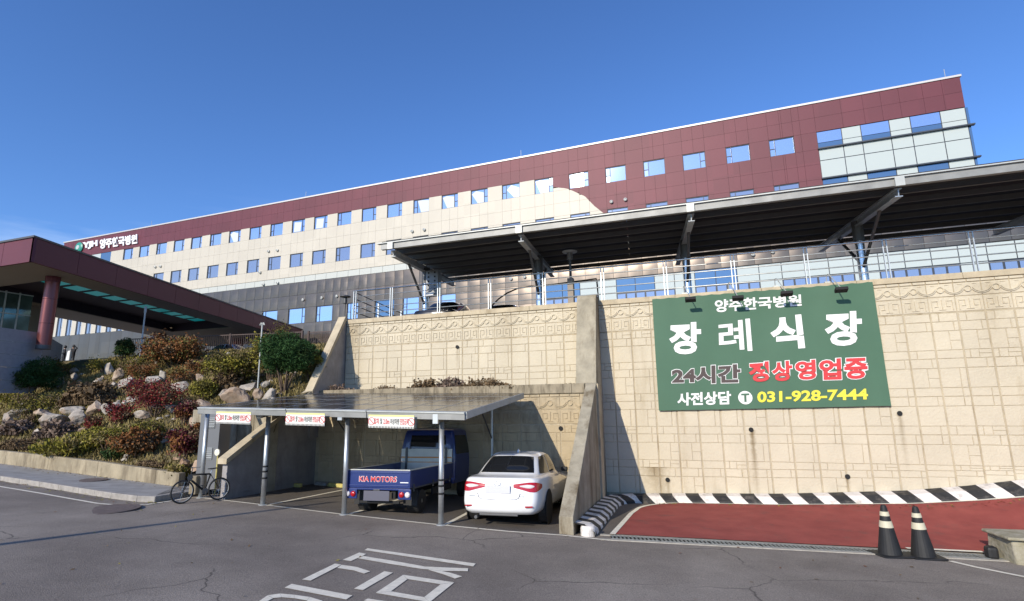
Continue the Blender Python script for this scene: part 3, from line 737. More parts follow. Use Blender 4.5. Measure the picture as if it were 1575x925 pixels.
# ---------------------------------------------------------------- banner
bn = thing('banner', (1.5, YW-.1, 1.4), 'large green banner with white, red and yellow Korean lettering hung on the cream wall', 'banner')
C4 = [at_y(1003, 460.5, YW-.10), at_y(1342, 433.5, YW-.10), at_y(1371, 624.5, YW-.10), at_y(1013.5, 632, YW-.10)]   # tl tr br bl
def bpt(u, v, out=0.0):
    t = C4[0]+(C4[1]-C4[0])*u; b = C4[3]+(C4[2]-C4[3])*u; p = t+(b-t)*v
    p = Vector(p); p.y -= out+.020*math.sin(u*9+v*2)*math.sin(v*PI)+.012*math.sin(u*31+v*3)*(1-v)**1.5+.010*math.sin(u*14-v*11)*v*(1-v)*2+.010*math.sin(u*47)*v**4; return p
mb = MB(); NU, NV = 48, 24
V = [bpt(i/NU, j/NV) for j in range(NV+1) for i in range(NU+1)]
for i in range(NU+1): V[i] = V[i]+Vector((0, 0, .012*math.sin(i*1.9)-.006))
mb.mesh(V, [(j*(NU+1)+i, j*(NU+1)+i+1, (j+1)*(NU+1)+i+1, (j+1)*(NU+1)+i) for j in range(NV) for i in range(NU)])
part('cloth', mb, M['banner'], bn, smooth=True, fix=False)
# pixel box -> banner uv, using the zoom of the banner
def b_uv(px, py):
    """invert the quad mapping (zoomed picture coordinates: 3.855 px per px from 980,420)"""
    tgt = Vector((980+px/3.855, 420+py/3.855)); p = at_y(tgt.x, tgt.y, YW-.10)
    u, v = .5, .5
    for _ in range(25):
        q = C4[0]*(1-u)*(1-v)+C4[1]*u*(1-v)+C4[3]*(1-u)*v+C4[2]*u*v
        du = (C4[1]-C4[0])*(1-v)+(C4[2]-C4[3])*v; dv = (C4[3]-C4[0])*(1-u)+(C4[2]-C4[1])*u
        ex, ez = p.x-q.x, p.z-q.z; det = du.x*dv.z-dv.x*du.z
        u += (ex*dv.z-dv.x*ez)/det; v += (du.x*ez-ex*du.z)/det
    return u, v
def banner_text(nm, body, quad, bold, m, out=.012, grow=0.0, spacing=1.0):
    """quad: zoomed corners tl, tr, br, bl of the lettering"""
    Q = [b_uv(*q) for q in quad]
    def mp(a, b_, c_):
        tx = Q[0][0]*(1-a)+Q[1][0]*a, Q[0][1]*(1-a)+Q[1][1]*a; bx = Q[3][0]*(1-a)+Q[2][0]*a, Q[3][1]*(1-a)+Q[2][1]*a
        u = tx[0]*b_+bx[0]*(1-b_); v = tx[1]*b_+bx[1]*(1-b_)
        return bpt(u, v, out+c_*.2)
    return text_fit(nm, body, mp, bold, bn, m, extrude=.01, spacing=spacing)
banner_text('lettering', '양주한국병원', [(459, 160), (972, 128), (976, 196), (462, 236)], .030, M['txtwhite'])
for ch, qd in (('장', [(190, 300), (378, 290), (382, 480), (190, 486)]), ('례', [(482, 290), (668, 270), (684, 462), (486, 470)]),
               ('식', [(790, 262), (972, 246), (996, 446), (790, 462)]), ('장', [(1110, 236), (1330, 224), (1336, 428), (1112, 438)])):
    banner_text('lettering', ch, qd, .016 if ch == '례' else .040, M['txtwhite'])
q24 = [(204, 562), (612, 540), (614, 652), (207, 660)]
banner_text('lettering_outline', '24시간', [(q24[0][0]-4, q24[0][1]-4), (q24[1][0]+4, q24[1][1]-4), (q24[2][0]+4, q24[2][1]+4), (q24[3][0]-4, q24[3][1]+4)], .066, M['txtwhite'], .012)
banner_text('lettering', '24시간', q24, .044, M['txtgrey'], .018)
for ch, qd in (('정', [(660, 532), (780, 524), (784, 642), (664, 650)]), ('상', [(798, 528), (916, 520), (922, 638), (800, 645)]), ('영', [(934, 522), (1056, 514), (1062, 630), (938, 638)]),
               ('업', [(1076, 516), (1206, 506), (1212, 632), (1080, 636)]), ('중', [(1226, 508), (1364, 502), (1368, 626), (1228, 632)])):
    banner_text('lettering_outline', ch, [(qd[0][0]-4, qd[0][1]-4), (qd[1][0]+4, qd[1][1]-4), (qd[2][0]+4, qd[2][1]+4), (qd[3][0]-4, qd[3][1]+4)], .080, M['txtwhite'], .012)
    banner_text('lettering', ch, qd, .040, M['txtred'], .018)
banner_text('lettering', '사전상담', [(238, 712), (556, 700), (558, 780), (238, 788)], .034, M['txtwhite'])
banner_text('lettering', '031-928-7444', [(712, 704), (1366, 686), (1370, 752), (712, 770)], .032, M['txtyellow'])
mb = MB(); u0, v0 = b_uv(641, 740); pc = bpt(u0, v0, .012); mb.lathe(pc, [(.185, 0), (.185, -.003)], 30, axis='y'); part('round_emblem', mb, M['txtwhite'], bn)
banner_text('lettering', 'T', [(616, 716), (664, 714), (666, 764), (618, 766)], .04, M['banner'], .022)
# floodlights over the banner
for i, (q, nm) in enumerate((((1062, 461), 'small black floodlight over the left end of the banner'), ((1135, 459), 'small black floodlight just left of the banner\'s small heading'),
              ((1210, 452), 'small black floodlight over the right end of the banner\'s small heading'), ((1294, 446), 'small black floodlight near the right end of the banner'))):
    h = at_y(q[0], q[1], YW-.62); t = thing('floodlight', (h.x, YW-.02, ZT), nm, 'floodlight', 'floodlights above the banner')
    x = h.x-.16; mb = MB(); mb.tube([(x-.02, YW+.12, ZT+.02), (x-.02, YW+.05, ZT+.24), (x, YW-.15, ZT+.22), (h.x, h.y, h.z+.05)], .013, 8); part('arm', mb, M['galvdull'], t)
    mb = MB(); mb.obox(h, (.15, 0, 0), (0, .10, -.03), (0, .012, .04)); part('lamp_head', mb, M['black'], t, bevel=.01)
    mb = MB(); mb.box(x-.08, x+.06, YW+.02, YW+.16, ZT, ZT+.05); part('bracket', mb, M['whitesteel'], t)

# ---------------------------------------------------------------- railing on the wall
rl = thing('railing', (0, YW+.15, ZT), 'silver steel railing with five rails along the top of the patterned wall', 'railing')
YR = YW+.16
posts_x = [.402*YW-1.96*k for k in range(-4, 11)]
for x in posts_x:
    if x < -12.4: continue
    for dx in (-.045, .045):
        mb = MB(); mb.box(x+dx-.012, x+dx+.012, YR-.03, YR+.03, ZT-.01, ZT+1.12); part('post', mb, M['galv'], rl)
for x in (-12.35, -12.45):
    mb = MB(); mb.box(x-.012, x+.012, YR-.03, YR+.03, ZT-.01, ZT+1.12); part('post', mb, M['galv'], rl)
for k, h in enumerate((1.12, .90, .68, .46, .24)):
    mb = MB(); mb.tube([(-12.5, YR, ZT+h), (18, YR, ZT+h)], .03 if k == 0 else .017, 8); part('top_rail' if k == 0 else 'rail', mb, M['chrome' if k == 0 else 'galv'], rl, smooth=True)
rl2 = thing('railing', (-12.5, 17.4, ZT), 'dark end railing dropping away behind the left corner of the patterned wall', 'railing')
for h in (1.10, .85, .60, .35):
    mb = MB(); mb.tube([(-12.48, 17.2, ZT+h), (-12.95, 21.5, ZT+h-.15)], .02, 8); part('rail', mb, M['darksteel'], rl2)
for y in (19.2, 21.4):
    x = -12.48-.11*(y-17.2); mb = MB(); mb.box(x-.03, x+.03, y-.03, y+.03, 3.1, ZT+1.05); part('post', mb, M['galv'], rl2)

# ---------------------------------------------------------------- upper carport
YF, YC, YB = 15.1, 18.0, 21.4; ZF, ZB = 5.22, 5.52
def roofz(y): return ZF+(ZB-ZF)*(y-YF)/(YB-YF)
uc = thing('upper_carport', (0, YC, 3.12), 'long solar roofed steel carport standing on the deck above the retaining wall', 'carport')
XL, XR = -9.95, 15.5
sh = lambda x, y: x-.115*(y-YF)
mb = MB(); mb.hexa([(XL, YF-.03, ZF-.09), (XR, YF-.03, ZF-.09), (XR, YF+.10, ZF-.09), (XL, YF+.10, ZF-.09), (XL, YF-.03, ZF+.10), (XR, YF-.03, ZF+.10), (XR, YF+.10, ZF+.10), (XL, YF+.10, ZF+.10)]); part('front_gutter', mb, M['gutter'], uc)
mb = MB(); mb.box(XL-.12, XR, YF-.09, YF+.06, ZF+.102, ZF+.132); part('roof_edge', mb, M['whitesteel'], uc)
for k in range(7):
    y = YF+.75+k*(YB-YF-.85)/6; mb = MB(); z = roofz(y); mb.hexa([(sh(XL, y), y-.035, z-.10), (sh(XR, y), y-.035, z-.10), (sh(XR, y), y+.035, z-.10), (sh(XL, y), y+.035, z-.10), (sh(XL, y), y-.035, z+.04), (sh(XR, y), y-.035, z+.04), (sh(XR, y), y+.035, z+.04), (sh(XL, y), y+.035, z+.04)])
    part('purlin', mb, M['purlin'], uc)
ncol, nrow = 22, 4
for i in range(ncol):
    for j in range(nrow):
        x0 = XL+(XR-XL)*i/ncol+.002; x1 = XL+(XR-XL)*(i+1)/ncol-.002; y0 = YF+.02+(YB-YF)*j/nrow+.002; y1 = YF+.02+(YB-YF)*(j+1)/nrow-.002
        P = [(sh(x0, y0), y0), (sh(x1, y0), y0), (sh(x1, y1), y1), (sh(x0, y1), y1)]
        mb = MB(); mb.hexa([(a, b, roofz(b)+.155) for a, b in P]+[(a, b, roofz(b)+.195) for a, b in P], 0)
        mb.mi = [1, 0, 1, 1, 1, 1]; part('solar_panel', mb, [M['pv'], M['pvback']], uc, fix=False)
cols = [-9.85, -5.35, -.38, 4.5, 9.5, 14.5]
for i, x in enumerate(cols):
    xf = x+.115*(YC-YF)-.05; xb = x-.115*(YB-YC)
    mb = MB()
    for dz_, wd in ((0, .17), (.20, .17)):
        mb.bar((xf, YF+.12, ZF-.32+dz_), (xb, YB-.1, ZB-.36+dz_), wd, .022)
    mb.bar((xf, YF+.12, ZF-.22), (xb, YB-.1, ZB-.26), .022, .19); part('beam', mb, M['galvdull' if i != 3 else 'galv'], uc)
    mb = MB(); mb.tube([(x, YC, 2.38), (x, YC, 4.55)], .125, 20); part('column', mb, M['chrome'], uc, smooth=False)
    mb = MB(); mb.tube([(x, YC, 4.55), (x, YC, roofz(YC)-.2)], .15, 14); part('column_head', mb, M['darksteel'], uc)
    mb = MB(); mb.tube([(x, YC-.08, 3.75), (x+.115*1.5, YC-1.6, roofz(YC-1.6)-.32)], .045, 8); part('strut', mb, M['darksteel'], uc)
    mb = MB(); mb.tube([(x, YC+.08, 3.9), (x-.115*1.6, YC+1.6, roofz(YC+1.6)-.32)], .045, 8); part('strut', mb, M['darksteel'], uc)
    mb = MB(); mb.box(xf-.10, xf+.10, YF-.10, YF-.035, ZF-.12, ZF+.10); part('gutter_bracket', mb, M['whitesteel'], uc)
# electrical cabinet on the first column
t = thing('electrical_cabinet', (-9.62, 17.9, 3.9), 'grey perforated electrical cabinet fixed to the first column of the upper carport', 'cabinet')
mb = MB(); mb.box(-9.70, -9.18, 17.72, 18.0, 4.02, 5.0); part('case', mb, M['cabinet'], t, bevel=.015)
for k in range(5):
    for j in range(2):
        mb = MB(); mb.lathe((-9.58+j*.26, 17.715, 4.25+k*.16), [(.035, 0), (.035, -.01)], 10, axis='y'); part('vent', mb, M['black'], t)
mb = MB(); mb.box(-9.68, -9.34, 17.66, 17.715, 4.02, 4.12); part('label_box', mb, M['whiteplastic'], t)

# lamps on the deck
Lp = at_y(878, 467, 17.5); t = thing('deck_lamp', (Lp.x, 17.6, 3.1), 'disc topped lamp post standing on the deck beside the tall buttress', 'lamp')
mb = MB(); mb.box(Lp.x-.10, Lp.x+.10, 17.5, 17.7, 2.38, 4.15); part('pedestal', mb, M['soffit'], t, bevel=.01)
mb = MB(); mb.tube([(Lp.x, 17.6, 4.15), (Lp.x, 17.6, 4.85)], .045, 12); part('pole', mb, M['darksteel'], t)
mb = MB(); mb.lathe((Lp.x, 17.6, 4.8), [(.07, 0), (.10, .03), (.10, .07), (.085, .09), (.10, .11), (.10, .15), (.085, .17), (.10, .19), (.10, .24), (.08, .27)], 18); part('lamp_body', mb, M['cabinet'], t)
mb = MB(); mb.lathe((Lp.x, 17.6, 5.04), [(.05, 0), (.25, .03), (.26, .05), (.12, .09), (.03, .10)], 24); part('disc_cap', mb, M['galvdull'], t, smooth=True)
p = at_y(529.5, 494, 17.1); q = at_y(529, 456, 17.1); t = thing('deck_lamp', (p.x, 17.1, 3.2), 'mushroom capped bollard lamp on the left corner of the patterned wall', 'lamp')
mb = MB(); mb.tube([(p.x, 17.1, 3.2), (p.x, 17.1, 4.15)], .035, 12); part('pole', mb, M['darksteel'], t)
mb = MB(); mb.lathe((p.x, 17.1, 3.85), [(.05, 0), (.075, .03), (.075, .22), (.05, .25)], 16); part('lamp_body', mb, M['darksteel'], t)
mb = MB(); mb.lathe((p.x, 17.1, 4.10), [(.04, 0), (.21, .02), (.20, .05), (.09, .09), (.02, .10)], 20); part('disc_cap', mb, M['darksteel'], t, smooth=True)
# arched pipe on the deck
t = thing('pipe_arch', (-6, 19.5, 3.1), 'black curved pipe frame arching over the deck behind the railing', 'pipe frame')
P = [(750, 479), (757, 470), (767, 460), (780, 451), (797, 443.5), (815, 441), (835, 440)]
mb = MB(); mb.tube([at_y(a, b, 19.5) for a, b in P]+[(-3.6, 19.5, 4.50), (-3.5, 19.5, 3.1)], .03, 8); part('pipe', mb, M['black'], t, smooth=True)
mb = MB(); a = at_y(752, 479, 19.5); mb.tube([a, (a.x-.05, 19.5, 3.1)], .03, 8); part('pipe_leg', mb, M['black'], t)

# ---------------------------------------------------------------- lower carport
lc = thing('lower_carport', (-9, 11.1, -2.3), 'small solar roofed steel carport sheltering the blue truck', 'carport')
FL, FR, RR, RL_ = at_y(307, 628, 10.9), at_y(717, 636, 10.75), at_y(805, 606.5, 15.0), at_y(488, 606.5, 15.0)
def rf(u, v, dz=0):
    a = FL+(FR-FL)*u; b = RL_+(RR-RL_)*u; p = a+(b-a)*v; return (p.x, p.y, p.z+dz)
for i in range(9):
    for j in range(4):
        u0, u1, v0, v1 = i/9+.0012, (i+1)/9-.0012, j/4+.002, (j+1)/4-.002
        mb = MB(); mb.hexa([rf(u0, v0, -.005), rf(u1, v0, -.005), rf(u1, v1, -.005), rf(u0, v1, -.005), rf(u0, v0, .03), rf(u1, v0, .03), rf(u1, v1, .03), rf(u0, v1, .03)])
        mb.mi = [1, 0, 1, 1, 1, 1]; part('solar_panel', mb, [M['pv'], M['pvframe']], lc, fix=False)
        if True:
            mf = MB(); z = .034
            for (a0, b0, a1, b1) in ((u0, v0, u1, v0+.006), (u0, v1-.006, u1, v1)):
                mf.quad([rf(a0, b0, z), rf(a1, b0, z), rf(a1, b1, z), rf(a0, b1, z)])
            for (a0, b0, a1, b1) in ((u0, v0+.006, u0+.002, v1-.006), (u1-.002, v0+.006, u1, v1-.006)):
                mf.quad([rf(a0, b0, z), rf(a1, b0, z), rf(a1, b1, z), rf(a0, b1, z)])
            part('panel_frame', mf, M['pvframe'], lc)
def rbar(nm, u0, v0, u1, v1, z0, z1, wd, m):
    mb = MB(); a, b = Vector(rf(u0, v0, (z0+z1)/2)), Vector(rf(u1, v1, (z0+z1)/2)); mb.bar(a, b, wd, z1-z0); return part(nm, mb, m, lc)
mb = MB()
for k in range(3):
    u0, u1 = (0, .38, .68)[k]+.0015, (.38, .68, 1.0)[k]-.0015
    A, B = Vector(rf(u0, 0)), Vector(rf(u1, 0)); mbk = MB()
    mbk.hexa([A+Vector((0, -.06, -.14)), B+Vector((0, -.06, -.14)), B+Vector((0, .05, -.14)), A+Vector((0, .05, -.14)), A+Vector((0, -.06, -.01)), B+Vector((0, -.06, -.01)), B+Vector((0, .05, -.01)), A+Vector((0, .05, -.01))])
    part('front_beam', mbk, M['gutter'], lc)
    mbk = MB(); mbk.hexa([A+Vector((0, -.085, -.008)), B+Vector((0, -.085, -.008)), B+Vector((0, .0, -.008)), A+Vector((0, .0, -.008)), A+Vector((0, -.085, .018)), B+Vector((0, -.085, .018)), B+Vector((0, .0, .036)), A+Vector((0, .0, .036))])
    part('edge_trim', mbk, M['whitesteel'], lc)
for v in (.2, .4, .6, .8, .985): rbar('purlin', 0, v, 1, v, -.10, -.01, .06, M['darksteel'])
for u in (.001, .999): rbar('side_rail', u, 0, u, 1, -.12, .03, .05, M['galvdull'])
pb = [(308, 766, 319, 636), (404, 777, 415.5, 641), (529, 792, 538, 644), (678, 808, 681, 649)]
for i, (bx, by, tx, ty) in enumerate(pb):
    b = on_ground(bx, by); ztop = at_y(tx, ty, b.y).z
    mb = MB(); mb.tube([(b.x, b.y, b.z), (b.x, b.y, ztop)], .057, 16); part('post', mb, M['galv'], lc, smooth=True)
    mb = MB(); mb.lathe(b, [(.10, 0), (.10, .015), (.06, .02)], 16); part('base_plate', mb, M['galvdull'], lc)
    u = (b.x-FL.x)/(FR.x-FL.x); mb = MB(); e = Vector(rf(u, 0)); mb.bar((b.x, b.y-.25, ztop+.03), (lean(b.x, 15.2, b.y), 15.0, e.z+.34), .09, .10); part('rafter', mb, M['darksteel'], lc)
    if i in (1, 2, 3):
        mb = MB(); mb.box(b.x-.06, b.x+.06, b.y-.31, b.y-.252, ztop-.03, ztop+.17); part('bracket', mb, M['galv'], lc)
    xr = lean(b.x, 15.1, b.y); mb = MB(); mb.tube([(xr, 15.1, gz(xr, 15.1)), (xr, 15.1, e.z+.25)], .04, 10); part('rear_post', mb, M['galv'], lc)
    mb = MB(); mb.tube([(xr, 15.08, e.z-.8), (lean(b.x, 13.9, b.y), 13.9, e.z+.10)], .022, 8); part('rear_brace', mb, M['darksteel'], lc)
# straps on posts 2 and 4
for i, k in ((1, 0), (3, 1)):
    b = on_ground(pb[i][0], pb[i][1])
    for h in (.62, .78, .9):
        mb = MB(); mb.lathe((b.x, b.y, b.z+h), [(.066, 0), (.068, .02), (.066, .04)], 14); part('strap', mb, M['black'], lc)
# height limit plates
for (x0, y0, x1, y1, nm) in ((333, 633, 386, 651.5, 'white and yellow height limit plate nearest the bicycle'), (440, 635, 499.5, 654, 'white and yellow height limit plate, middle one of three'), (567, 638, 637, 658, 'white and yellow height limit plate nearest the truck')):
    Y = 10.62; a = at_y(x0, y0, Y); b = at_y(x1, y0+1.2, Y); c = at_y(x0, y1, Y)
    t = thing('height_limit_plate', (a.x, Y, c.z), nm, 'sign', 'height limit plates under the small carport edge')
    W_ = b.x-a.x; H_ = a.z-c.z; sl = (b.z-a.z)/W_
    def pp(u, v, o=0): return (a.x+u*W_, Y-o, c.z+v*H_+sl*u*W_)
    mb = MB(); mb.hexa([pp(0, 0, 0), pp(1, 0, 0), (pp(1, 0)[0], Y+.01, pp(1, 0)[2]), (pp(0, 0)[0], Y+.01, pp(0, 0)[2]), pp(0, .86), pp(1, .86), (pp(1, .86)[0], Y+.01, pp(1, .86)[2]), (pp(0, .86)[0], Y+.01, pp(0, .86)[2])]); part('plate', mb, M['signwhite'], t)
    mb = MB(); mb.hexa([pp(0, .862, .002), pp(1, .862, .002), (pp(1, .862)[0], Y+.01, pp(1, .862)[2]), (pp(0, .862)[0], Y+.01, pp(0, .862)[2]), pp(0, 1, .002), pp(1, 1, .002), (pp(1, 1)[0], Y+.01, pp(1, 1)[2]), (pp(0, 1)[0], Y+.01, pp(0, 1)[2])]); part('top_strip', mb, M['signyellow'], t)
    mb = MB()
    for k in range(30): mb.quad([pp((k+.25)/30, .0, .004), pp((k+.7)/30, .0, .004), pp((k+.7)/30, .14, .004), pp((k+.25)/30, .14, .004)])
    part('scale_marks', mb, M['txtblack'], t)
    def tx(body, u0, u1, m_, v0=.28, v1=.74): text_fit('lettering', body, lambda p, q, r_: pp(u0+(u1-u0)*p, v0+(v1-v0)*q, .004+r_), .014, t, m_, extrude=.001)
    tx('탑차', .13, .24, M['txtred']); tx('및', .265, .31, M['txtblack']); tx('2.0m', .335, .47, M['txtred'], .3, .7); tx('이상차량', .49, .685, M['txtblack']); tx('진입금지', .70, .885, M['txtred'])
    for uc_, m_ in ((.07, 'txtred'), (.94, 'txtred')):
        mb = MB(); rr = .30*H_; q_ = pp(uc_, .5, .005)
        for k in range(20):
            t0, t1 = 2*PI*k/20, 2*PI*(k+1)/20
            mb.quad([(q_[0]+r_*math.cos(tt), q_[1], q_[2]+r_*math.sin(tt)) for tt, r_ in ((t0, rr*.87), (t0, rr), (t1, rr), (t1, rr*.87))])
        mb.quad([(q_[0]-rr*.55, q_[1], q_[2]+rr*.65), (q_[0]-rr*.65, q_[1], q_[2]+rr*.5), (q_[0]+rr*.55, q_[1], q_[2]-rr*.65), (q_[0]+rr*.65, q_[1], q_[2]-rr*.5)])
        part('round_symbol', mb, M[m_], t)
# inverter cabinet and round lamp beside the first post
a = at_y(309, 640, 12.2); b = at_y(333, 716, 12.2)
t = thing('vent_cabinet', (b.x-.3, 12.2, -1.9), 'tall grey metal cabinet with two louvred vents behind the bicycle', 'cabinet')
mb = MB(); mb.box(a.x, b.x, 12.2, 12.6, gz(b.x, 12.2), a.z+.1); part('case', mb, M['cabinet'], t, bevel=.01)
for (x0, y0, x1, y1) in ((320, 643, 330, 659), (316.5, 689, 325.5, 707)):
    p, q = at_y(x0, y0, 12.19), at_y(x1, y1, 12.19)
    v = MB(); v.box(p.x, q.x, 12.175, 12.199, q.z, p.z); o = part('vent', v, M['galvdull'], t)
    mb = MB()
    for k in range(6): zz = q.z+(p.z-q.z)*(k+.5)/6; mb.box(p.x+.015, q.x-.015, 12.160, 12.174, zz-.012, zz+.008)
    part('louvres', mb, M['darksteel'], o)
p = at_y(334.5, 696, 11.9); t = thing('round_marker_lamp', (p.x, 11.9, -2), 'small white round lamp on a yellow stem behind the sloping coping', 'lamp')
mb = MB(); mb.lathe((p.x, 11.9, p.z), [(.03, .02), (.09, .01), (.09, -.02), (.03, -.03)], 20, axis='y'); part('lamp_face', mb, M['mirrorw'], t)
mb = MB(); mb.tube([(p.x, 11.92, p.z-.09), (p.x, 11.92, gz(p.x, 11.9))], .018, 8); part('stem', mb, M['stopy'], t)
# wheel stops
for i, (x0, y0, x1, y1, m_) in enumerate(((447, 748.5, 481, 747.5, 'stopy'), (506, 748.5, 528, 751, 'stopy'), (485, 746.5, 505, 748, 'kerb'))):
    a, b = on_ground(x0, y0), on_ground(x1, y1); b.y = a.y-.05
    mb = MB(); mb.bar((a.x, a.y, gz(a.x, a.y)+.06), (b.x, b.y, gz(b.x, b.y)+.06), .14, .11)
    single('wheel_stop', mb, M[m_], ('yellow wheel stop at the back of the empty bay, left of the lit wedge', 'yellow wheel stop in the sunlit wedge near the truck', 'short pale wheel stop between the two yellow ones')[i], 'wheel stop', 'wheel stops in the bays', bevel=.02)

# ---------------------------------------------------------------- hospital
HA = math.radians(-1.65); E1 = Vector((math.cos(HA), math.sin(HA), 0)); E2 = Vector((-math.sin(HA), math.cos(HA), 0)); HD = 46.5
def hp(x, z, out=0.0): p = E1*x+E2*(HD-out); return Vector((p.x, p.y, z))
hs = thing('hospital', hp(-30, 3.1), 'long hospital building clad in maroon, cream and bronze grey panels on the hilltop', 'building')
U1 = [.104, .0329, -.042, -.1138, -.1867, -.26, -.3327, -.4045, -.4766, -.547, -.618, -.687, -.756, -.825, -.894, -.9615, -1.03, -1.0985, -1.168, -1.235, -1.304, -1.369, -1.436, -1.505, -1.571]
SD = 'LLRLLRRLRRLRRLRRLRRLRRLRR'
WIN = [(u*HD, u*HD+.0395*HD) for u in U1]
XLE, XRE, XG = -1.848*HD, .387*HD, .1785*HD
R1T, R1B, R2T, R2B, ST, SB, GT, GB, RT = 20.97, 19.5, 17.0, 15.45, 14.33, 13.62, 10.72, 9.0, 23.42
cx_lines = sorted(set([XLE, XG]+[v for a, b in WIN for v in (a, (a+b)/2, b)]+[XLE+2.0, XLE+4.2, XLE+6.3, XLE+8.4, XLE+10.4, XLE+1, 5.9, 7.2, XRE, XRE-1.17, XRE-2.4, XRE-3.9, XRE-5.1, XRE-6.3, XRE-7.8]))
ARC = [(-.335, .4345), (-.291, .428), (-.264, .421), (-.229, .399), (-.211, .376), (-.192, .357), (-.178, .33), (-.170, .30), (-.168, .28)]
az_ = [b*HD for a, b in ARC][::-1]; ax_ = [a*HD for a, b in ARC][::-1]
def arc_x(z): return float(np.interp(z, az_, ax_)) if z < az_[-1] else -1e9
bulk = {k: MB() for k in ('maroon', 'cream', 'graymetal', 'greyflat')}
GAPJ = .013
singles = []
def panel_poly(rows, kind, out=.13):
    """rows: list of (x0,x1,z) from bottom to top"""
    mb = MB(); n = len(rows); F_ = []; V = []
    for (a, b, z) in rows: V += [hp(a, z, out), hp(b, z, out)]
    for (a, b, z) in rows: V += [hp(a, z, 0), hp(b, z, 0)]
    for k in range(n-1):
        F_.append((2*k, 2*k+1, 2*k+3, 2*k+2)); o = 2*n
        F_ += [(2*k, 2*k+2, o+2*k+2, o+2*k), (2*k+1, o+2*k+1, o+2*k+3, 2*k+3)]
    F_ += [(0, 2*n, 2*n+1, 1), (2*n-2, 2*n-1, 4*n-1, 4*n-2)]
    mb.mesh(V, F_); return mb
def pillow(x0, x1, z0, z1, out=.13, bul=.030, n=4):
    mb = MB(); V = []
    for j in range(n+1):
        for i in range(n+1):
            a, b = i/n, j/n; h = bul*(1-(2*a-1)**2)*(1-(2*b-1)**2); V.append(hp(x0+(x1-x0)*a, z0+(z1-z0)*b, out+h))
    mb.mesh(V, [(j*(n+1)+i, j*(n+1)+i+1, (j+1)*(n+1)+i+1, (j+1)*(n+1)+i) for j in range(n) for i in range(n)])
    rim = [(0, 0), (n, 0), (n, n), (0, n)]; idx = lambda i, j: j*(n+1)+i
    for (a, b) in zip(rim, rim[1:]+rim[:1]):
        p, q = V[idx(*a)], V[idx(*b)]; r1 = p+E2*out; r2 = q+E2*out; mb.quad([q, p, r1, r2])
    return mb
def emit(mb, kind, xm):
    if kind == 'graymetal' and xm > -34 and len(singles) < 300: singles.append((xm, mb, kind))
    elif kind in ('maroon', 'cream') and xm > -12: singles.append((xm, mb, kind))
    else: bulk[kind].mesh(mb.v, mb.f)
zl = [(RT-1.215, RT), (R1T, RT-1.215), (R1B, R1T), (R1B-1.25, R1B), (R2T, R1B-1.25), (R2B, R2T), (ST, R2B)]
for x0, x1 in zip(cx_lines, cx_lines[1:]):
    if x1-x0 < .12: continue
    xm = (x0+x1)/2
    for z0, z1 in zl:
        zm = (z0+z1)/2
        if xm > XG and zm < R1T: continue
        iswin = any(a-.01 < xm < b+.01 for a, b in WIN) and (abs(zm-(R1T+R1B)/2) < .1 or abs(zm-(R2T+R2B)/2) < .1)
        if iswin: continue
        if zm < R1T and xm < XLE+10.4 and zm > R1B-.1: continue      # far left glazed corner
        a, b, c, d = x0+GAPJ/2, x1-GAPJ/2, z0+GAPJ/2, z1-GAPJ/2
        if zm > R1T: emit(panel_poly([(a, b, c), (a, b, d)], 'maroon'), 'maroon', xm); continue
        xa0, xa1 = arc_x(c), arc_x(d)
        if b <= min(xa0, xa1) or z1 > R1T and False: emit(panel_poly([(a, b, c), (a, b, d)], 'cream'), 'cream', xm)
        elif a >= max(xa0, xa1):
            if xm > ax_[-1]-.2 and zm > .42*HD and xm < -.335*HD: emit(panel_poly([(a, b, c), (a, b, d)], 'cream'), 'cream', xm)
            elif xm < -.335*HD: emit(panel_poly([(a, b, c), (a, b, d)], 'cream'), 'cream', xm)
            else: emit(panel_poly([(a, b, c), (a, b, d)], 'maroon'), 'maroon', xm)
        else:
            zz = [c+(d-c)*k/10 for k in range(11)]
            L_ = [(a, min(max(arc_x(z), a), b), z) for z in zz]; R_ = [(min(max(arc_x(z), a), b), b, z) for z in zz]
            L2 = [r_ for r_ in L_ if r_[1]-r_[0] > .01]; R2 = [r_ for r_ in R_ if r_[1]-r_[0] > .01]
            if xm < -.335*HD: L2 = [(a, b, z) for z in zz]; R2 = []
            if len(L2) > 1: emit(panel_poly(L2, 'cream', .13), 'cream', xm)
            if len(R2) > 1: emit(panel_poly(R2, 'maroon', .14), 'maroon', xm)
# bronze grey lower zone (slightly pillowed panels), down to the spandrels / windows
GW = [(-1.037, -.990), (-.956, -.907), (-.874, -.828), (-.787, -.757), (-.712, -.662), (-.640, -.600), (-.555, -.512)]
GW = [(a*HD, b*HD) for a, b in GW]; XGL = -.316*HD; XDK = -1.45*HD
gx = [XDK]; 
xg_ = sorted([v for a, b in GW for v in (a, b)])
x = XDK
brk = [XDK]+xg_+[XGL, 28.0]
for a, b in zip(brk, brk[1:]):
    n = max(1, round((b-a)/1.25))
    if (a, b) in GW: n = max(1, round((b-a)/1.25))
    gx += [a+(b-a)*k/n for k in range(1, n+1)]
for x0, x1 in zip(gx, gx[1:]):
    xm = (x0+x1)/2
    rows_ = [(SB-1.45, SB), (SB-2.9, SB-1.45)]
    if xm < XGL: rows_ += [(GB, GT), (GB-1.8, GB), (GB-3.6, GB-1.8), (3.0, GB-3.6)]
    else: rows_ = [(SB-1.5, SB), (10.66, SB-1.5)]
    if xm > XG: rows_ = rows_
    for z0, z1 in rows_:
        if z0 == GB and any(a-.01 < xm < b+.01 for a, b in GW): continue
        emit(pillow(x0+.012, x1-.012, z0+.012, z1-.012), 'graymetal', xm)
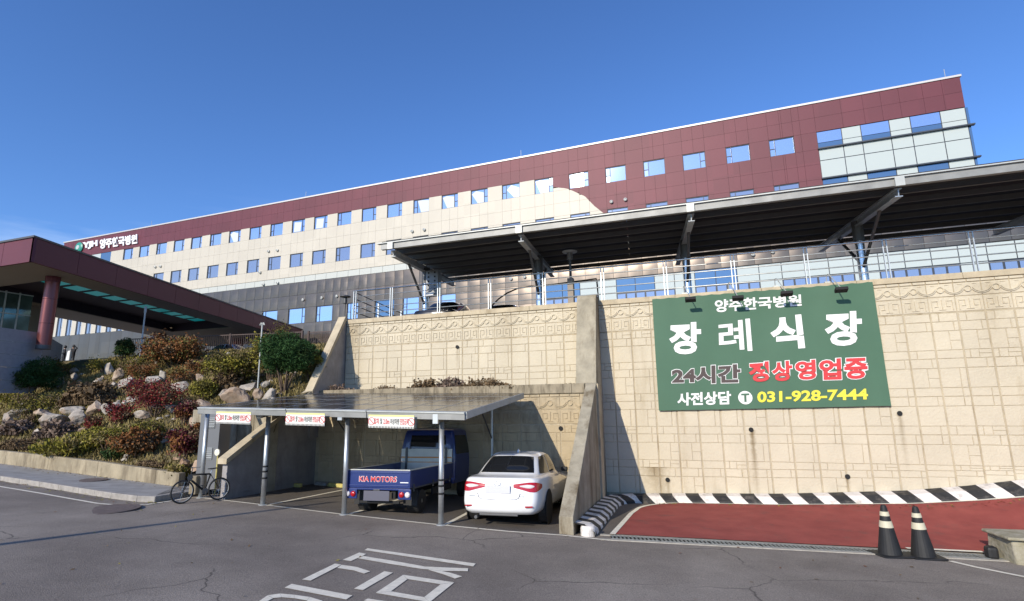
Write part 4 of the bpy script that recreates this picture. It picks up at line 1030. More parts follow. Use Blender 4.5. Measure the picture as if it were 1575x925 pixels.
# far left: cream band with windows and the grey base
for k in range(9):
    x0 = XLE+k*(XDK-XLE)/9; x1 = XLE+(k+1)*(XDK-XLE)/9-.9
    emit(panel_poly([(x0, x0+.95, 10.0), (x0, x0+.95, 13.6)], 'cream'), 'cream', x0)
    emit(panel_poly([(x0+.97, x0+(XDK-XLE)/9-.02, 12.6), (x0+.97, x0+(XDK-XLE)/9-.02, 13.6)], 'cream'), 'cream', x0)
    emit(pillow(x0, x0+(XDK-XLE)/9-.02, 6.5, 9.98), 'graymetal', x0); emit(pillow(x0, x0+(XDK-XLE)/9-.02, 3.0, 6.48), 'graymetal', x0)
singles.sort(key=lambda s: -s[0])
ncnt = {}
for xm, mb, kind in singles:
    ncnt[kind] = ncnt.get(kind, 0)+1
    if len(singles) and sum(ncnt.values()) <= 298: part({'maroon': 'maroon_panel', 'cream': 'cream_panel', 'graymetal': 'bronze_panel'}[kind], mb, M[kind], hs, fix=False, smooth=(kind == 'graymetal'))
    else: bulk[kind].mesh(mb.v, mb.f)
for kind, nm in (('maroon', 'maroon_cladding'), ('cream', 'cream_cladding'), ('graymetal', 'bronze_cladding')):
    part(nm, bulk[kind], M[kind], hs, fix=False, kind='stuff')
# body behind the cladding
mb = MB(); A = [hp(XLE, 3, -.0), hp(XRE, 3, 0), hp(XRE, 3, -16), hp(XLE, 3, -16)]
def zq(P, z): return [Vector((p.x, p.y, z)) for p in P]
mb.hexa(zq(A, 2.9)+zq(A, RT-.02)); part('wall', mb, M['joint'], hs)
B_ = [hp(XRE, 3, 0), hp(30, 3, 0), hp(30, 3, -16), hp(XRE, 3, -16)]
mb = MB(); mb.hexa(zq(B_, 2.9)+zq(B_, 13.62)); part('low_wing', mb, M['joint'], hs)
mb = MB(); A2 = [hp(XLE-.1, 3, .20), hp(XRE+.1, 3, .20), hp(XRE+.1, 3, -16.1), hp(XLE-.1, 3, -16.1)]; mb.hexa(zq(A2, RT+.002)+zq(A2, RT+.16)); part('roof_cap', mb, M['capmetal'], hs)
# pale strip between cream and bronze
n = 62; x = XLE+.3
for k in range(n):
    x0 = XDK+8*0+(k)*1.45-4.0; x1 = x0+1.42
    if x0 > 29: break
    mb = panel_poly([(x0, x1, SB+.03), (x0, x1, ST-.03)], 'x', .11); part('strip_pane', mb, M['strip'], hs, fix=False)
# windows
def fquad(mb, x0, x1, z0, z1, out): mb.quad([hp(x0, z0, out), hp(x1, z0, out), hp(x1, z1, out), hp(x0, z1, out)])
def fbox(mb, x0, x1, z0, z1, o0, o1):
    mb.hexa([hp(x0, z0, o1), hp(x1, z0, o1), hp(x1, z0, o0), hp(x0, z0, o0), hp(x0, z1, o1), hp(x1, z1, o1), hp(x1, z1, o0), hp(x0, z1, o0)])
rw_ = random.Random(4)
def window(x0, x1, z0, z1, side, pm_, parent=hs):
    f = MB(); t = .055; sx0, sx1 = (x0, x0+.42) if side == 'L' else (x1-.42, x1)
    fbox(f, x0, x1, z0, z0+t, .0, .052); fbox(f, x0, x1, z1-t, z1, .0, .075); fbox(f, x0, x0+t, z0+t, z1-t, 0, .052); fbox(f, x1-t, x1, z0+t, z1-t, 0, .052)
    mxx = sx1 if side == 'L' else sx0; fbox(f, mxx-t/2, mxx+t/2, z0+t, z1-t, 0, .05); zc = (z0+z1)/2-.08; a, b = (x0+t, mxx-t/2) if side == 'L' else (mxx+t/2, x1-t)
    fbox(f, a, b, zc-t/2, zc+t/2, 0, .05)
    w_ = part('window', f, M['frame'], parent)
    panes = [((mxx+t/2, x1-t) if side == 'L' else (x0+t, mxx-t/2), (z0+t, z1-t)), ((a, b), (z0+t, zc-t/2)), ((a, b), (zc+t/2, z1-t))]
    for i, ((p, q), (r_, s_)) in enumerate(panes):
        mb = MB(); ti = rw_.uniform(-.006, .006); mb.quad([hp(p, r_, .012+ti), hp(q, r_, .012-ti), hp(q, s_, .012-ti), hp(p, s_, .012+ti)]); part('pane', mb, pm_, w_, fix=False)
for wi, ((a, b), s_) in enumerate(zip(WIN, SD)):
    window(a, b, R1B, R1T, s_, M['pane']); w1 = list(hs.children)[-1]
    w1 = [c for c in hs.children if c.name.startswith('window')][-1]
    window(a, b, R2B, R2T, s_, M['pane2'])
    lo, hi = (a+.46, b-.07) if s_ == 'L' else (a+.07, b-.46)
    if wi in (5, 6, 7, 8, 9, 10, 14, 15, 18):
        k = (wi*37 % 10)/10; z0_ = R1B+.07; mb = MB()
        q = [(lo, R1T-.09-.5*k), (lo+(hi-lo)*(.3+.3*k), z0_), (hi, z0_), (hi, R1T-.3*k-.2), (lo+(hi-lo)*.35, R1T-.09)] if wi not in (14, 15) else [(lo+.15, z0_+.05), (hi-.2, z0_+.02), (hi-.1, R1T-.3), (lo+.2, R1T-.2)]
        mb.quad([hp(x, z, .021) for x, z in q]); part('painted_reflection', mb, M['painted_reflection'], w1, fix=False)  # white reflection shape painted just in front of the pane
for i, (a, b) in enumerate(GW): window(a, b, GB, GT, 'LRL'[i % 3], M['paneblue'] if i == 4 else M['pane'])
for k in range(9):
    x0 = XLE+k*(XDK-XLE)/9+.97; window(x0, x0+(XDK-XLE)/9-1.0, 10.0, 12.6, 'R', M['pane2'])
# glazed corner bay at the right end
def glasscell(x0, x1, z0, z1, m_, nm='spandrel_panel', out=.10):
    mb = MB(); mb.quad([hp(x0+.03, z0+.03, out), hp(x1-.03, z0+.03, out), hp(x1-.03, z1-.03, out), hp(x0+.03, z1-.03, out)]); part(nm, mb, m_, hs, fix=False)
gxs = [HP_ for HP_ in (.1785*HD, .2155*HD, .2435*HD, .2840*HD, .3130*HD, .3535*HD, .3865*HD)]
mf = MB(); fbox(mf, gxs[0], XRE+.02, 3.2, R1T-.02, .0, .06); part('bay_backing', mf, M['frame'], hs)
for i, (x0, x1) in enumerate(zip(gxs, gxs[1:])):
    if i % 2 == 0:
        glasscell(x0, x1, R1B, R1B+.52, M['paneblue'], 'pane'); glasscell(x0, x1, R1B+.50, R1T-.02, M['pane'], 'pane')
        glasscell(x0, x1, R2B, R2T, M['paneblue'], 'pane')
    else:
        glasscell(x0, x1, R1B, R1B+.52, M['spandrel']); glasscell(x0, x1, R1B+.50, R1T-.02, M['spandrel']); glasscell(x0, x1, R2B, R2T, M['spandrel'])
    glasscell(x0, x1, R1B-.98, R1B, M['spandrel']); glasscell(x0, x1, R2T, R1B-.98, M['spandrel'])
for z in (R1B, R2T):
    mb = MB(); fbox(mb, gxs[0]-.05, XRE+.35, z-.05, z+.05, .02, .30); part('sun_shelf', mb, M['frame'], hs)
mb = MB(); fbox(mb, XRE+.02, XRE+.16, 13.6, R1T-.02, -2.0, .06); part('corner_fin', mb, M['paneblue'], hs)
# glazed corner far left
for k in range(5):
    x0 = XLE+k*2.08; m_ = M['paneblue'] if k % 2 == 0 else M['spandrel']
    glasscell(x0, x0+2.08, R1B, R1T, m_, 'pane'); glasscell(x0, x0+2.08, R1B-.02-1.2, R1B, M['spandrel'])
# long spandrel and window band low on the right, seen between the rails
mf = MB(); fbox(mf, XGL, 30, 3.1, 10.62, .0, .02); part('band_backing', mf, M['frame'], hs)
xs_ = [XGL+k*1.62 for k in range(28)]
for i, (x0, x1) in enumerate(zip(xs_, xs_[1:])):
    m_ = M['paneblue'] if i in (0, 1, 4, 5, 8, 9) and i < 10 else M['spandrel']
    glasscell(x0, x1, 9.32, 10.62, m_, 'pane' if m_ is M['paneblue'] else 'spandrel_panel')
    if i % 4 == 3: glasscell(x0, x1, 8.35, 9.32, M['spandrel'])
    else:
        for h_ in range(2): glasscell(x0+h_*.81+.04, x0+h_*.81+.77, 8.45, 9.22, M['pane2'], 'pane')
    glasscell(x0, x1, 7.2, 8.35, M['spandrel']); glasscell(x0, x1, 5.6, 7.2, M['paneblue'], 'pane')
# vents
for (px, py) in ((241, 411.5), (249, 410.5), (402, 420) , (415, 387.5), (428.5, 386), (468, 462), (497, 459), (520, 456.5), (635.5, 357), (654, 354.5), (407, 438.5), (429, 436), (633, 413), (787, 430), (808, 427), (941, 312), (962.5, 308.5), (1158, 392.5), (1188, 388.5)):
    d = ray(px, py); t_ = HD/(d.dot(E2)); p = d*t_; x_ = p.dot(E1)
    c = hp(x_, p.z, .14); mb = MB(); mb.lathe((0, 0, 0), [(.13, 0), (.16, -.05), (.15, -.16), (.06, -.20), (.04, -.14)], 12, axis='y'); me = mb.data('vent_cap', M['whitesteel']); fix_normals(me)
    link('vent_cap', me, hs, c-hs.location)
# rooftop rods
for q, nm in (((232.5, 350), 'thin lightning rod on the hospital roof above the white sign'), ((470, 308), 'thin lightning rod on the roof over the cream windows'), ((801.5, 246), 'thin lightning rod at the middle of the hospital roof'), ((1454.5, 122), 'thin lightning rod near the right end of the hospital roof')):
    d = ray(*q); p = d*((HD+.5)/d.dot(E2)); t = thing('lightning_rod', (p.x, p.y, RT+.16), nm, 'lightning rod', 'lightning rods along the hospital roof')
    mb = MB(); mb.tube([(p.x, p.y, RT+.16), (p.x, p.y, RT+1.15)], .022, 6); part('rod', mb, M['galvdull'], t)
    mb = MB(); mb.lathe((p.x, p.y, RT+.16), [(.10, 0), (.10, .04), (.05, .06)], 8); part('foot', mb, M['galvdull'], t)
# roof sign
sg = thing('roof_sign', hp(-79, 21.6, .1), 'white channel letter hospital sign with a green emblem on the maroon band', 'sign')
def ray_h(px, py, out=.1): d = ray(px, py); return d*((HD-out)/d.dot(E2))
def sign_txt(nm, body, q, bold, m_):
    P = [ray_h(*c, .24) for c in q]
    text_fit(nm, body, lambda a, b_, c_: (P[0]*(1-a)+P[1]*a)*b_+(P[3]*(1-a)+P[2]*a)*(1-b_)-E2*c_*1.2, bold, sg, m_, extrude=.05)
sign_txt('lettering', 'YJH', [(127.5, 373.5), (150.5, 369.5), (150.5, 381), (127.5, 385)], .06, M['whiteplastic'])
sign_txt('lettering', '양주한국병원', [(154, 368.5), (211.5, 360.5), (211.5, 375), (154, 383.5)], .045, M['whiteplastic'])
c = ray_h(121, 381, .30); mb = MB(); mb.lathe((0, 0, 0), [(1.05, .06), (1.05, 0), (.8, -.10), (.3, -.14)], 24, axis='y'); me = mb.data('emblem', M['emblem']); fix_normals(me); o = link('emblem', me, sg, c-sg.location); o.scale = (.75, 1, .72)
mb = MB(); mb.lathe((0, 0, 0), [(.5, -.12), (.45, -.17), (.2, -.19)], 16, axis='y'); me = mb.data('emblem_globe', M['spandrel']); o2 = link('emblem_globe', me, o, (0, 0, 0)); o2.scale = (.9, 1, .9)

# ---------------------------------------------------------------- entrance canopy, column, granite walls
cn = thing('entrance_canopy', (-31, 16, 3.2), 'large maroon entrance canopy with a beige soffit and teal skylights', 'canopy')
C0 = Vector((-29.0, 15.5)); CE = Vector((-39.6, 46.0)); ZT2, ZS = 7.97, 6.80
c0t = at_y(53, 365.4, 15.5); C0 = Vector((c0t.x, 15.5)); ZT2 = c0t.z; ZS = at_y(46.7, 402.5, 15.5).z
CW = -12.5                               # how far the canopy reaches to the left
def cq(P, z): return [(p[0], p[1], z) for p in P]
nseg = 12
for k in range(nseg):
    a = C0+(CE-C0)*(k/nseg); b = C0+(CE-C0)*((k+1)/nseg-.0006)
    mb = MB(); mb.hexa(cq([(a.x-.12, a.y), (a.x, a.y), (b.x, b.y), (b.x-.12, b.y)], ZS)+cq([(a.x-.12, a.y), (a.x, a.y), (b.x, b.y), (b.x-.12, b.y)], ZT2)); part('fascia_panel', mb, M['maroon'], cn)
for k in range(8):
    x0, x1 = C0.x-k*2.2, C0.x-(k+1)*2.2+.02; mb = MB(); mb.box(x1, x0-.002, C0.y, C0.y+.12, ZS, ZT2); part('fascia_panel', mb, M['maroon'], cn)
mb = MB(); mb.hexa(cq([(C0.x+CW, C0.y-.06), (C0.x+.06, C0.y-.06), (CE.x+.06, CE.y), (CE.x+CW, CE.y)], ZT2+.002)+cq([(C0.x+CW, C0.y-.06), (C0.x+.06, C0.y-.06), (CE.x+.06, CE.y), (CE.x+CW, CE.y)], ZT2+.09)); part('roof', mb, M['darksteel'], cn)
# soffit ring with a long opening
def cpt(u, v): a = C0+(CE-C0)*v; return (a.x-.12+CW*u, a.y+.12*(1-v))
hole = (.17, .72, .09, .66)           # u0,u1,v0,v1
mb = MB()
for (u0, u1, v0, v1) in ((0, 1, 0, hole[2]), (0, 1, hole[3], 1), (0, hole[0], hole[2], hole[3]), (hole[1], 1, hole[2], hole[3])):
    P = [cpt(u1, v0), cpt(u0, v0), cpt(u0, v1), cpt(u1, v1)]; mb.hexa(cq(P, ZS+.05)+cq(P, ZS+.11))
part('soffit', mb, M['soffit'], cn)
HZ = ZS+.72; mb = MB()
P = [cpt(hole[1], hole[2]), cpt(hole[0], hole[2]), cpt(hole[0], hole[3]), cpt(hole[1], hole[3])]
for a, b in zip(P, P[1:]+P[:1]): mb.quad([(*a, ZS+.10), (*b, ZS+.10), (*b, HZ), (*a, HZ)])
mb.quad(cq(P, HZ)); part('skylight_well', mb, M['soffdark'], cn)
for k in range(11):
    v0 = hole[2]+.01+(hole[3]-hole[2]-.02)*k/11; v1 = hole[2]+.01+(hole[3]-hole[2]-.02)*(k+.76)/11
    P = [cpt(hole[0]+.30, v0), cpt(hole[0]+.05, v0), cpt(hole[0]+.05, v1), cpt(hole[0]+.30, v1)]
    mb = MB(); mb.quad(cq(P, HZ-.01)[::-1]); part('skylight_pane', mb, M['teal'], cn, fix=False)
# columns
def canopy_column(px, pyb, Y, r, nm):
    b = at_y(px, pyb, Y); t = thing('canopy_column', (b.x, Y, 3.2), nm, 'column', 'columns under the entrance canopy')
    z0 = 3.16
    while z0 < ZS-.4:
        z1 = min(z0+1.25, ZS+.05); mb = MB(); mb.tube([(b.x, Y, z0), (b.x, Y, z1-.015)], r, 48); part('shaft_drum', mb, M['column'], t); z0 = z1
    mb = MB(); mb.tube([(b.x, Y, ZS-.25), (b.x, Y, ZS+.06)], r*1.03, 28); part('collar', mb, M['maroon'], t)
    mb = MB(); mb.tube([(b.x, Y, 3.1), (b.x, Y, 3.3)], r*1.04, 28); part('base', mb, M['darksteel'], t)
canopy_column(68.5, 520, 18.0, .31, 'shiny round maroon column at the left, nearest under the canopy')
canopy_column(245, 520, 36.0, .5, 'far maroon column under the canopy beside the fence')
canopy_column(367, 512, 42.0, .5, 'farthest maroon column under the canopy, above the parked van')
# granite parapet walls
gp = thing('granite_wall', (-31, 16.5, 1), 'grey granite faced parapet wall below the glazed lobby at the left edge', 'wall')
g0, g1 = at_y(-60, 484, 14.4), at_y(57, 512, 17.9)
for k in range(7):
    for j in range(5):
        a = Vector((g0.x+(g1.x-g0.x)*k/7, g0.y+(g1.y-g0.y)*k/7)); b = Vector((g0.x+(g1.x-g0.x)*((k+1)/7-.004), g0.y+(g1.y-g0.y)*((k+1)/7-.004)))
        z1_ = g0.z+(g1.z-g0.z)*(k+.5)/7; z1_ = 3.98; mb = MB(); t0 = z1_-(j+1)*.62+.012; t1 = z1_-j*.62
        mb.hexa([(a.x, a.y, t0), (b.x, b.y, t0), (b.x-.1, b.y+.4, t0), (a.x-.1, a.y+.4, t0), (a.x, a.y, t1), (b.x, b.y, t1), (b.x-.1, b.y+.4, t1), (a.x-.1, a.y+.4, t1)]); part('granite_slab', mb, M['granite'], gp)
gp2 = thing('granite_wall', (-36, 21, 2.5), 'short grey granite wall return behind the shiny maroon column', 'wall')
a, b = at_y(57, 535, 18.3), at_y(90, 532, 22.0)
for k in range(3):
    for j in range(3):
        p = a+(b-a)*(k/3); q = a+(b-a)*((k+1)/3-.01); mb = MB(); t1 = 4.0-j*.62; t0 = t1-.61
        mb.hexa([(p.x, p.y, t0), (q.x, q.y, t0), (q.x-.1, q.y+.3, t0), (p.x-.1, p.y+.3, t0), (p.x, p.y, t1), (q.x, q.y, t1), (q.x-.1, q.y+.3, t1), (p.x-.1, p.y+.3, t1)]); part('granite_slab', mb, M['granite'], gp2)
# glazed lobby at the far left
lb = thing('glass_lobby', (-38, 19, 3.2), 'dark green glazed lobby under the canopy at the left edge', 'lobby')
a, b = Vector((at_y(-90, 470, 16.5).x, 16.5)), Vector((at_y(50, 470, 20.5).x, 20.5))
for k in range(6):
    for j in range(3):
        p = a+(b-a)*(k/6); q = a+(b-a)*((k+1)/6); e = (b-a)*.01; z0_ = 3.2+j*1.2; z1_ = z0_+1.15
        mb = MB(); mb.quad([(p.x+e.x, p.y+e.y, z0_), (q.x-e.x, q.y-e.y, z0_), (q.x-e.x, q.y-e.y, z1_), (p.x+e.x, p.y+e.y, z1_)]); part('pane', mb, M['lobbyglass'], lb, fix=False)
    mb = MB(); mb.bar((p.x, p.y-.02, 3.1), (p.x, p.y-.02, ZS+.05), .07, .07); part('mullion', mb, M['galvdull'], lb)
for j in range(4):
    mb = MB(); mb.bar((a.x, a.y-.02, 3.2+j*1.2-.03), (b.x, b.y-.02, 3.2+j*1.2-.03), .06, .06); part('transom', mb, M['galvdull'], lb)
mb = MB(); mb.hexa(cq([(a.x-3, a.y+2.5), (b.x-4, b.y+2.5), (b.x-4, b.y+2.8), (a.x-3, a.y+2.8)], 3.1)+cq([(a.x-3, a.y+2.5), (b.x-4, b.y+2.5), (b.x-4, b.y+2.8), (a.x-3, a.y+2.8)], ZS+.04)); part('inner_wall', mb, M['soffit'], lb)
mb = MB(); mb.tube([(a.x, a.y-.7, 4.5), (b.x, b.y-.7, 4.5)], .03, 8); mb.tube([(a.x, a.y-.7, 4.25), (b.x, b.y-.7, 4.25)], .02, 8); part('handrail', mb, M['chrome'], lb)

# fence at the head of the garden
def fence(nm, pts_, h, label):
    t = thing('picket_fence', pts_[0], label, 'fence', None)
    for a, b in zip(pts_, pts_[1:]):
        a, b = Vector(a), Vector(b); L_ = (b-a).length; n = max(1, round(L_/2.2))
        for k in range(n+1):
            p = a+(b-a)*k/n; mb = MB(); mb.box(p.x-.05, p.x+.05, p.y-.05, p.y+.05, p.z-.2, p.z+h+.08); part('post', mb, M['brown'], t)
        for hh in (.12, h): mb = MB(); mb.bar(a+Vector((0, 0, hh)), b+Vector((0, 0, hh)), .04, .05); part('rail', mb, M['brown'], t)
        mb = MB(); m_ = int(L_/.13)
        for k in range(m_):
            p = a+(b-a)*(k+.5)/m_; mb.box(p.x-.011, p.x+.011, p.y-.011, p.y+.011, p.z+.12, p.z+h)
            if k % 3 == 1 and k+2 < m_:
                q = a+(b-a)*(k+2.3)/m_; z0_ = h*(.25+.5*((k*7) % 5)/5); mb.bar(p+Vector((0, 0, z0_)), q+Vector((0, 0, z0_+.22)), .016, .02)
        part('pickets', mb, M['brown'], t, kind='stuff')
    return t
fence('a', [(-34, 24.0, 3.15), (-22.3, 25.9, 3.15)], 1.22, 'dark picket fence behind the shrubs under the canopy')
fence('b', [(-22.1, 26.2, 3.05), (-15.5, 27.2, 3.05)], 1.32, 'taller dark picket fence section between the pine and the upper wall')

# ---------------------------------------------------------------- vegetation
def leaves(n, ells, size, seed, flat=.5, shell=.55, up=0.0, needle=False):
    """ells: list of (cx,cy,cz,rx,ry,rz); returns numpy verts, tris"""
    r = np.random.default_rng(seed); tot = sum(e[3]*e[4]*e[5] for e in ells); V = []
    for e in ells:
        m_ = max(8, int(n*(e[3]*e[4]*e[5])/tot)); d = r.normal(size=(m_, 3)); d /= np.linalg.norm(d, axis=1)[:, None]
        rad = shell+(1.08-shell)*r.random(m_); rad *= 1+.22*np.sin(d[:, 0]*5+seed)*np.cos(d[:, 2]*6+seed); stray = r.random(m_) < (.0 if needle else .10); rad[stray] *= 1.35
        c = np.array(e[:3])+d*rad[:, None]*np.array(e[3:]); V.append(np.hstack([c, d]))
    A = np.vstack(V); c, d = A[:, :3], A[:, 3:]; m_ = len(A)
    t = r.normal(size=(m_, 3)); t /= np.linalg.norm(t, axis=1)[:, None]; t = t*(1-up)+np.array([0, 0, 1.0])*up; t = t*.8+d*.35; t /= np.linalg.norm(t, axis=1)[:, None]
    s_ = r.normal(size=(m_, 3)); s_ -= (s_*t).sum(1)[:, None]*t; s_ /= np.linalg.norm(s_, axis=1)[:, None]
    ln = size*(.6+.8*r.random(m_))[:, None]; wd = ln*(.20 if needle else flat)
    P = np.stack([c-t*ln*.5, c+s_*wd*.5, c+t*ln*.5, c-s_*wd*.5], 1).reshape(-1, 3)
    return P
def np_mesh(name, P, m_, org, mix=None, seed=0):
    me = bpy.data.meshes.new(name); nq = len(P)//4; me.vertices.add(len(P)); me.vertices.foreach_set('co', (P-np.array(org)).astype(np.float32).ravel())
    me.loops.add(nq*4); me.loops.foreach_set('vertex_index', np.arange(nq*4, dtype=np.int32)); me.polygons.add(nq)
    me.polygons.foreach_set('loop_start', np.arange(0, nq*4, 4, dtype=np.int32)); me.materials.append(m_)
    if mix:
        for x in mix: me.materials.append(x)
        c = P.reshape(-1, 4, 3)[:, 0]; r = np.random.default_rng(seed+9); w1 = np.sin(c[:, 0]*5.1+seed)+np.sin(c[:, 1]*6.3+2*seed)+np.sin(c[:, 2]*7.7)+r.normal(size=nq)*.9
        idx = np.zeros(nq, dtype=np.int32); idx[w1 > 1.15] = 1; idx[w1 < -1.35] = 2; me.polygons.foreach_set('material_index', idx)
    me.update(); me.validate(); return me
SEED = [100]
def shrub(p, wd, ht, m_, label, cat='shrub', n=3200, size=.085, name='shrub', clumps=8, needle=False, trunk=None, dome=False, up=.0, low=False, group=None, shell=.5):
    SEED[0] += 1; sd_ = SEED[0]; r = random.Random(sd_); p = Vector(p); base = p-Vector((0, 0, .12))
    t = thing(name, base, label, cat, group)
    z0 = 0 if low else (trunk or ht*.12); ells = [(p.x, p.y, p.z+z0+(ht-z0)*.5, wd*.36, wd*.32, (ht-z0)*.40)]
    for k in range(clumps):
        a = 2*PI*k/clumps+r.uniform(-.4, .4); rr = wd*r.uniform(.20, .34); h = p.z+z0+(ht-z0)*(r.uniform(.0, .6) if low else r.uniform(.25, .78))
        q = wd*r.uniform(.09, .25); ells.append((p.x+rr*math.cos(a), p.y+rr*math.sin(a)*.8, h, q, q*.9, q*r.uniform(.6, .9) if not dome else q*.7))
    P = leaves(n, ells, size, sd_, needle=needle, up=up, shell=shell)
    mixes = {'deep green needles': ('l_yew', 'l_pine'), 'crimson maple leaves': ('l_dred', 'l_brown'), 'dark wine leaves': ('l_brown', 'l_rust'), 'rust orange leaves': ('l_olive', 'l_brown'), 'olive shrub leaves': ('l_yellow', 'l_brown'), 'yellow green leaves': ('l_olive', 'l_grass'), 'dark green shrub leaves': ('l_pine', 'l_olive')}
    mixm = [M[k] for k in mixes.get(m_.name, ())]
    me = np_mesh('foliage', P, m_, base, mixm, sd_); link('foliage', me, t)
    mb = MB(); ns = 5 if trunk else 4
    for k in range(ns):
        a = 2*PI*k/ns+.5; q = Vector((p.x+math.cos(a)*wd*.22, p.y+math.sin(a)*wd*.2, p.z+z0+(ht-z0)*.45)); m2 = (base+q)/2+Vector((r.uniform(-.05, .05), r.uniform(-.05, .05), .03))
        mb.tube([base+Vector((math.cos(a)*.04, math.sin(a)*.04, -.05)), m2, q], [.035*(1.4 if trunk else .7), .025, .01], 6)
    part('stems', mb, M['bark'], t)
    return t
def twigs(p, wd, ht, m_, label, n=260, cat='weed', name='weed', group=None, blade=.012):
    SEED[0] += 1; r = np.random.default_rng(SEED[0]); p = Vector(p); t = thing(name, p, label, cat, group); P = []
    for k in range(n):
        u = (r.random()-.5)*wd*.9; e = max(.25, 1-(2*u/wd)**2)*(.35+.65*r.random()); h = ht*e*(.8+.35*math.sin(u*7/wd+SEED[0])); b = np.array([p.x+u, p.y+(r.random()-.5)*wd*.35, p.z-.03])
        a = r.random()*6.28; lx = np.array([math.cos(a), math.sin(a)*.6, 0])*h*(.15+.7*r.random()); q = b+lx*.4+np.array([0, 0, h*.65]); c = b+lx+np.array([0, 0, h*(.7+.3*r.random())])
        sd_ = np.array([-math.sin(a), math.cos(a), .2])*blade*(.5+r.random())
        P += [b-sd_, b+sd_, q+sd_*.8, q-sd_*.8, q-sd_*.8, q+sd_*.8, c+sd_*.2, c-sd_*.2]
        for _ in range(3):
            f = q+(c-q)*r.random()+r.normal(size=3)*.02; l1 = r.normal(size=3)*ht*.07+1e-4; l2 = np.cross(l1, r.normal(size=3)); l2 = l2/np.linalg.norm(l2)*np.linalg.norm(l1)*.5
            P += [f-l1, f+l2, f+l1, f-l2]
    link('foliage', np_mesh('foliage', np.array(P), m_, p), t); return t
G_ = on_garden
def sh_at(px, py, wpx, hpx, m_, label, **k):
    p = G_(px, py); depth = p.dot(fwd_v); s_ = depth/F_PX
    p.z = garden_z(p.x, p.y)
    if m_ in ('l_purple', 'l_brown'): return twigs(p, wpx*s_*1.15, hpx*s_*1.15, M[m_], label, n=int(wpx*16), cat='shrub', name='shrub', blade=.011)
    return shrub(p, wpx*s_, hpx*s_, M[m_], label, **k)
# pines and trees
sh_at(44, 614, 84, 58, 'l_pine', 'dark green dome pruned pine at the left edge below the granite wall', name='pine_tree', cat='pine', n=18000, size=.13, needle=True, trunk=.55, clumps=12, dome=True, shell=.7)
def pine_big():
    p = at_y(437, 604, 15.0); p.z = garden_z(p.x, p.y); s_ = p.dot(fwd_v)/F_PX
    shrub(p, 98*s_, 96*s_, M['l_pine'], 'rounded dark green pine with many thin stems beside the wing wall', name='pine_tree', cat='pine', n=22000, size=.12, needle=True, trunk=.5, clumps=16, dome=True, shell=.75)
pine_big()
p = at_y(418, 560, 18.0); p.z = garden_z(p.x, p.y); s_ = p.dot(fwd_v)/F_PX
t = shrub(p, 74*s_, 84*s_, M['l_olive'], 'loose olive green small tree with a wispy top behind the rounded pine', name='small_tree', cat='tree', n=7000, size=.09, clumps=10, trunk=.4)
P = leaves(500, [(p.x+.35, p.y, p.z+84*s_*1.0, .42, .4, .42)], .08, 5, shell=.2); link('top_twigs', np_mesh('top_twigs', P, M['l_olive'], t.location), t)['kind'] = 'stuff'
sh_at(190, 556, 34, 36, 'l_yew', 'small dark green conifer in front of the fence under the canopy', name='conifer', cat='conifer', n=5000, size=.16, needle=True, trunk=.2, clumps=9)
sh_at(265, 566, 100, 42, 'l_rust', 'broad rust orange bush in front of the picket fence', n=7000, size=.14, clumps=12)
sh_at(300, 574, 40, 22, 'l_rust', 'low orange bush at the right foot of the broad rust bush', n=1800)
sh_at(362, 592, 104, 46, 'l_olive', 'wide olive mass of bush between the lamp pole and the rust bush', n=7000, size=.11, clumps=12)
sh_at(345, 600, 60, 24, 'l_brown', 'brown dry bush under the wide olive bush', n=2500, up=.4, size=.14)
sh_at(478, 590, 46, 54, 'l_olive', 'olive bush squeezed between the rounded pine and the wing wall', n=3000)
sh_at(500, 575, 26, 40, 'l_yellow', 'yellow green bush just left of the wing wall top', n=1500)
sh_at(205, 578, 70, 26, 'l_olive', 'low olive bush above the middle boulders', n=2500)
sh_at(222, 584, 52, 24, 'l_rust', 'rusty low bush between two upright boulders', n=2000)
sh_at(160, 572, 60, 20, 'l_yellow', 'thin yellow green strip of bush near the two people', n=1800)
sh_at(92, 580, 50, 24, 'l_olive', 'dull green bush below the shiny column', n=1800)
sh_at(285, 590, 60, 22, 'l_rust', 'orange brown low bush behind the yellow conifer ball', n=1800)
sh_at(312, 618, 50, 36, 'l_yellow', 'yellow green ball shaped conifer above the carport corner', n=4500, size=.08, clumps=8, name='conifer', cat='conifer')
sh_at(238, 640, 108, 54, 'l_red', 'spreading crimson maple in the middle of the rock garden', name='maple_tree', cat='maple', n=4600, size=.085, clumps=13, trunk=.25, shell=.3)
sh_at(182, 652, 50, 32, 'l_red', 'crimson side branch of maple leaning left over the boulders', name='maple_tree', cat='maple', n=1500, size=.08, clumps=9, shell=.3)
sh_at(142, 664, 34, 26, 'l_red', 'small bright red seedling maple above the yellow grass', name='maple_tree', cat='maple', n=1500, size=.07, shell=.3)
sh_at(285, 655, 44, 40, 'l_dred', 'wine red twiggy bush beside the orange boulder', n=2000, size=.08, shell=.3)
sh_at(140, 622, 90, 32, 'l_brown', 'wide brown twiggy bush left of the crimson maple', n=4200, up=.5, size=.14, clumps=10)
sh_at(60, 632, 90, 22, 'l_olive', 'low green brown bush under the dome pruned pine', n=3000)
sh_at(18, 622, 44, 20, 'l_yellow', 'low yellowish bush at the far left edge', n=1500)
sh_at(50, 655, 40, 18, 'l_olive', 'olive tuft between the leftmost boulders', n=1500)
sh_at(20, 668, 60, 26, 'l_purple', 'purplish dry bush at the far left above the low wall', n=2600, up=.5, size=.12)
sh_at(85, 672, 60, 26, 'l_purple', 'purplish dry bush below the grey boulders', n=2400, up=.5, size=.12)
sh_at(30, 690, 76, 14, 'l_brown', 'straw coloured low tufts at the far left of the wall', n=2200, up=.6, size=.12)
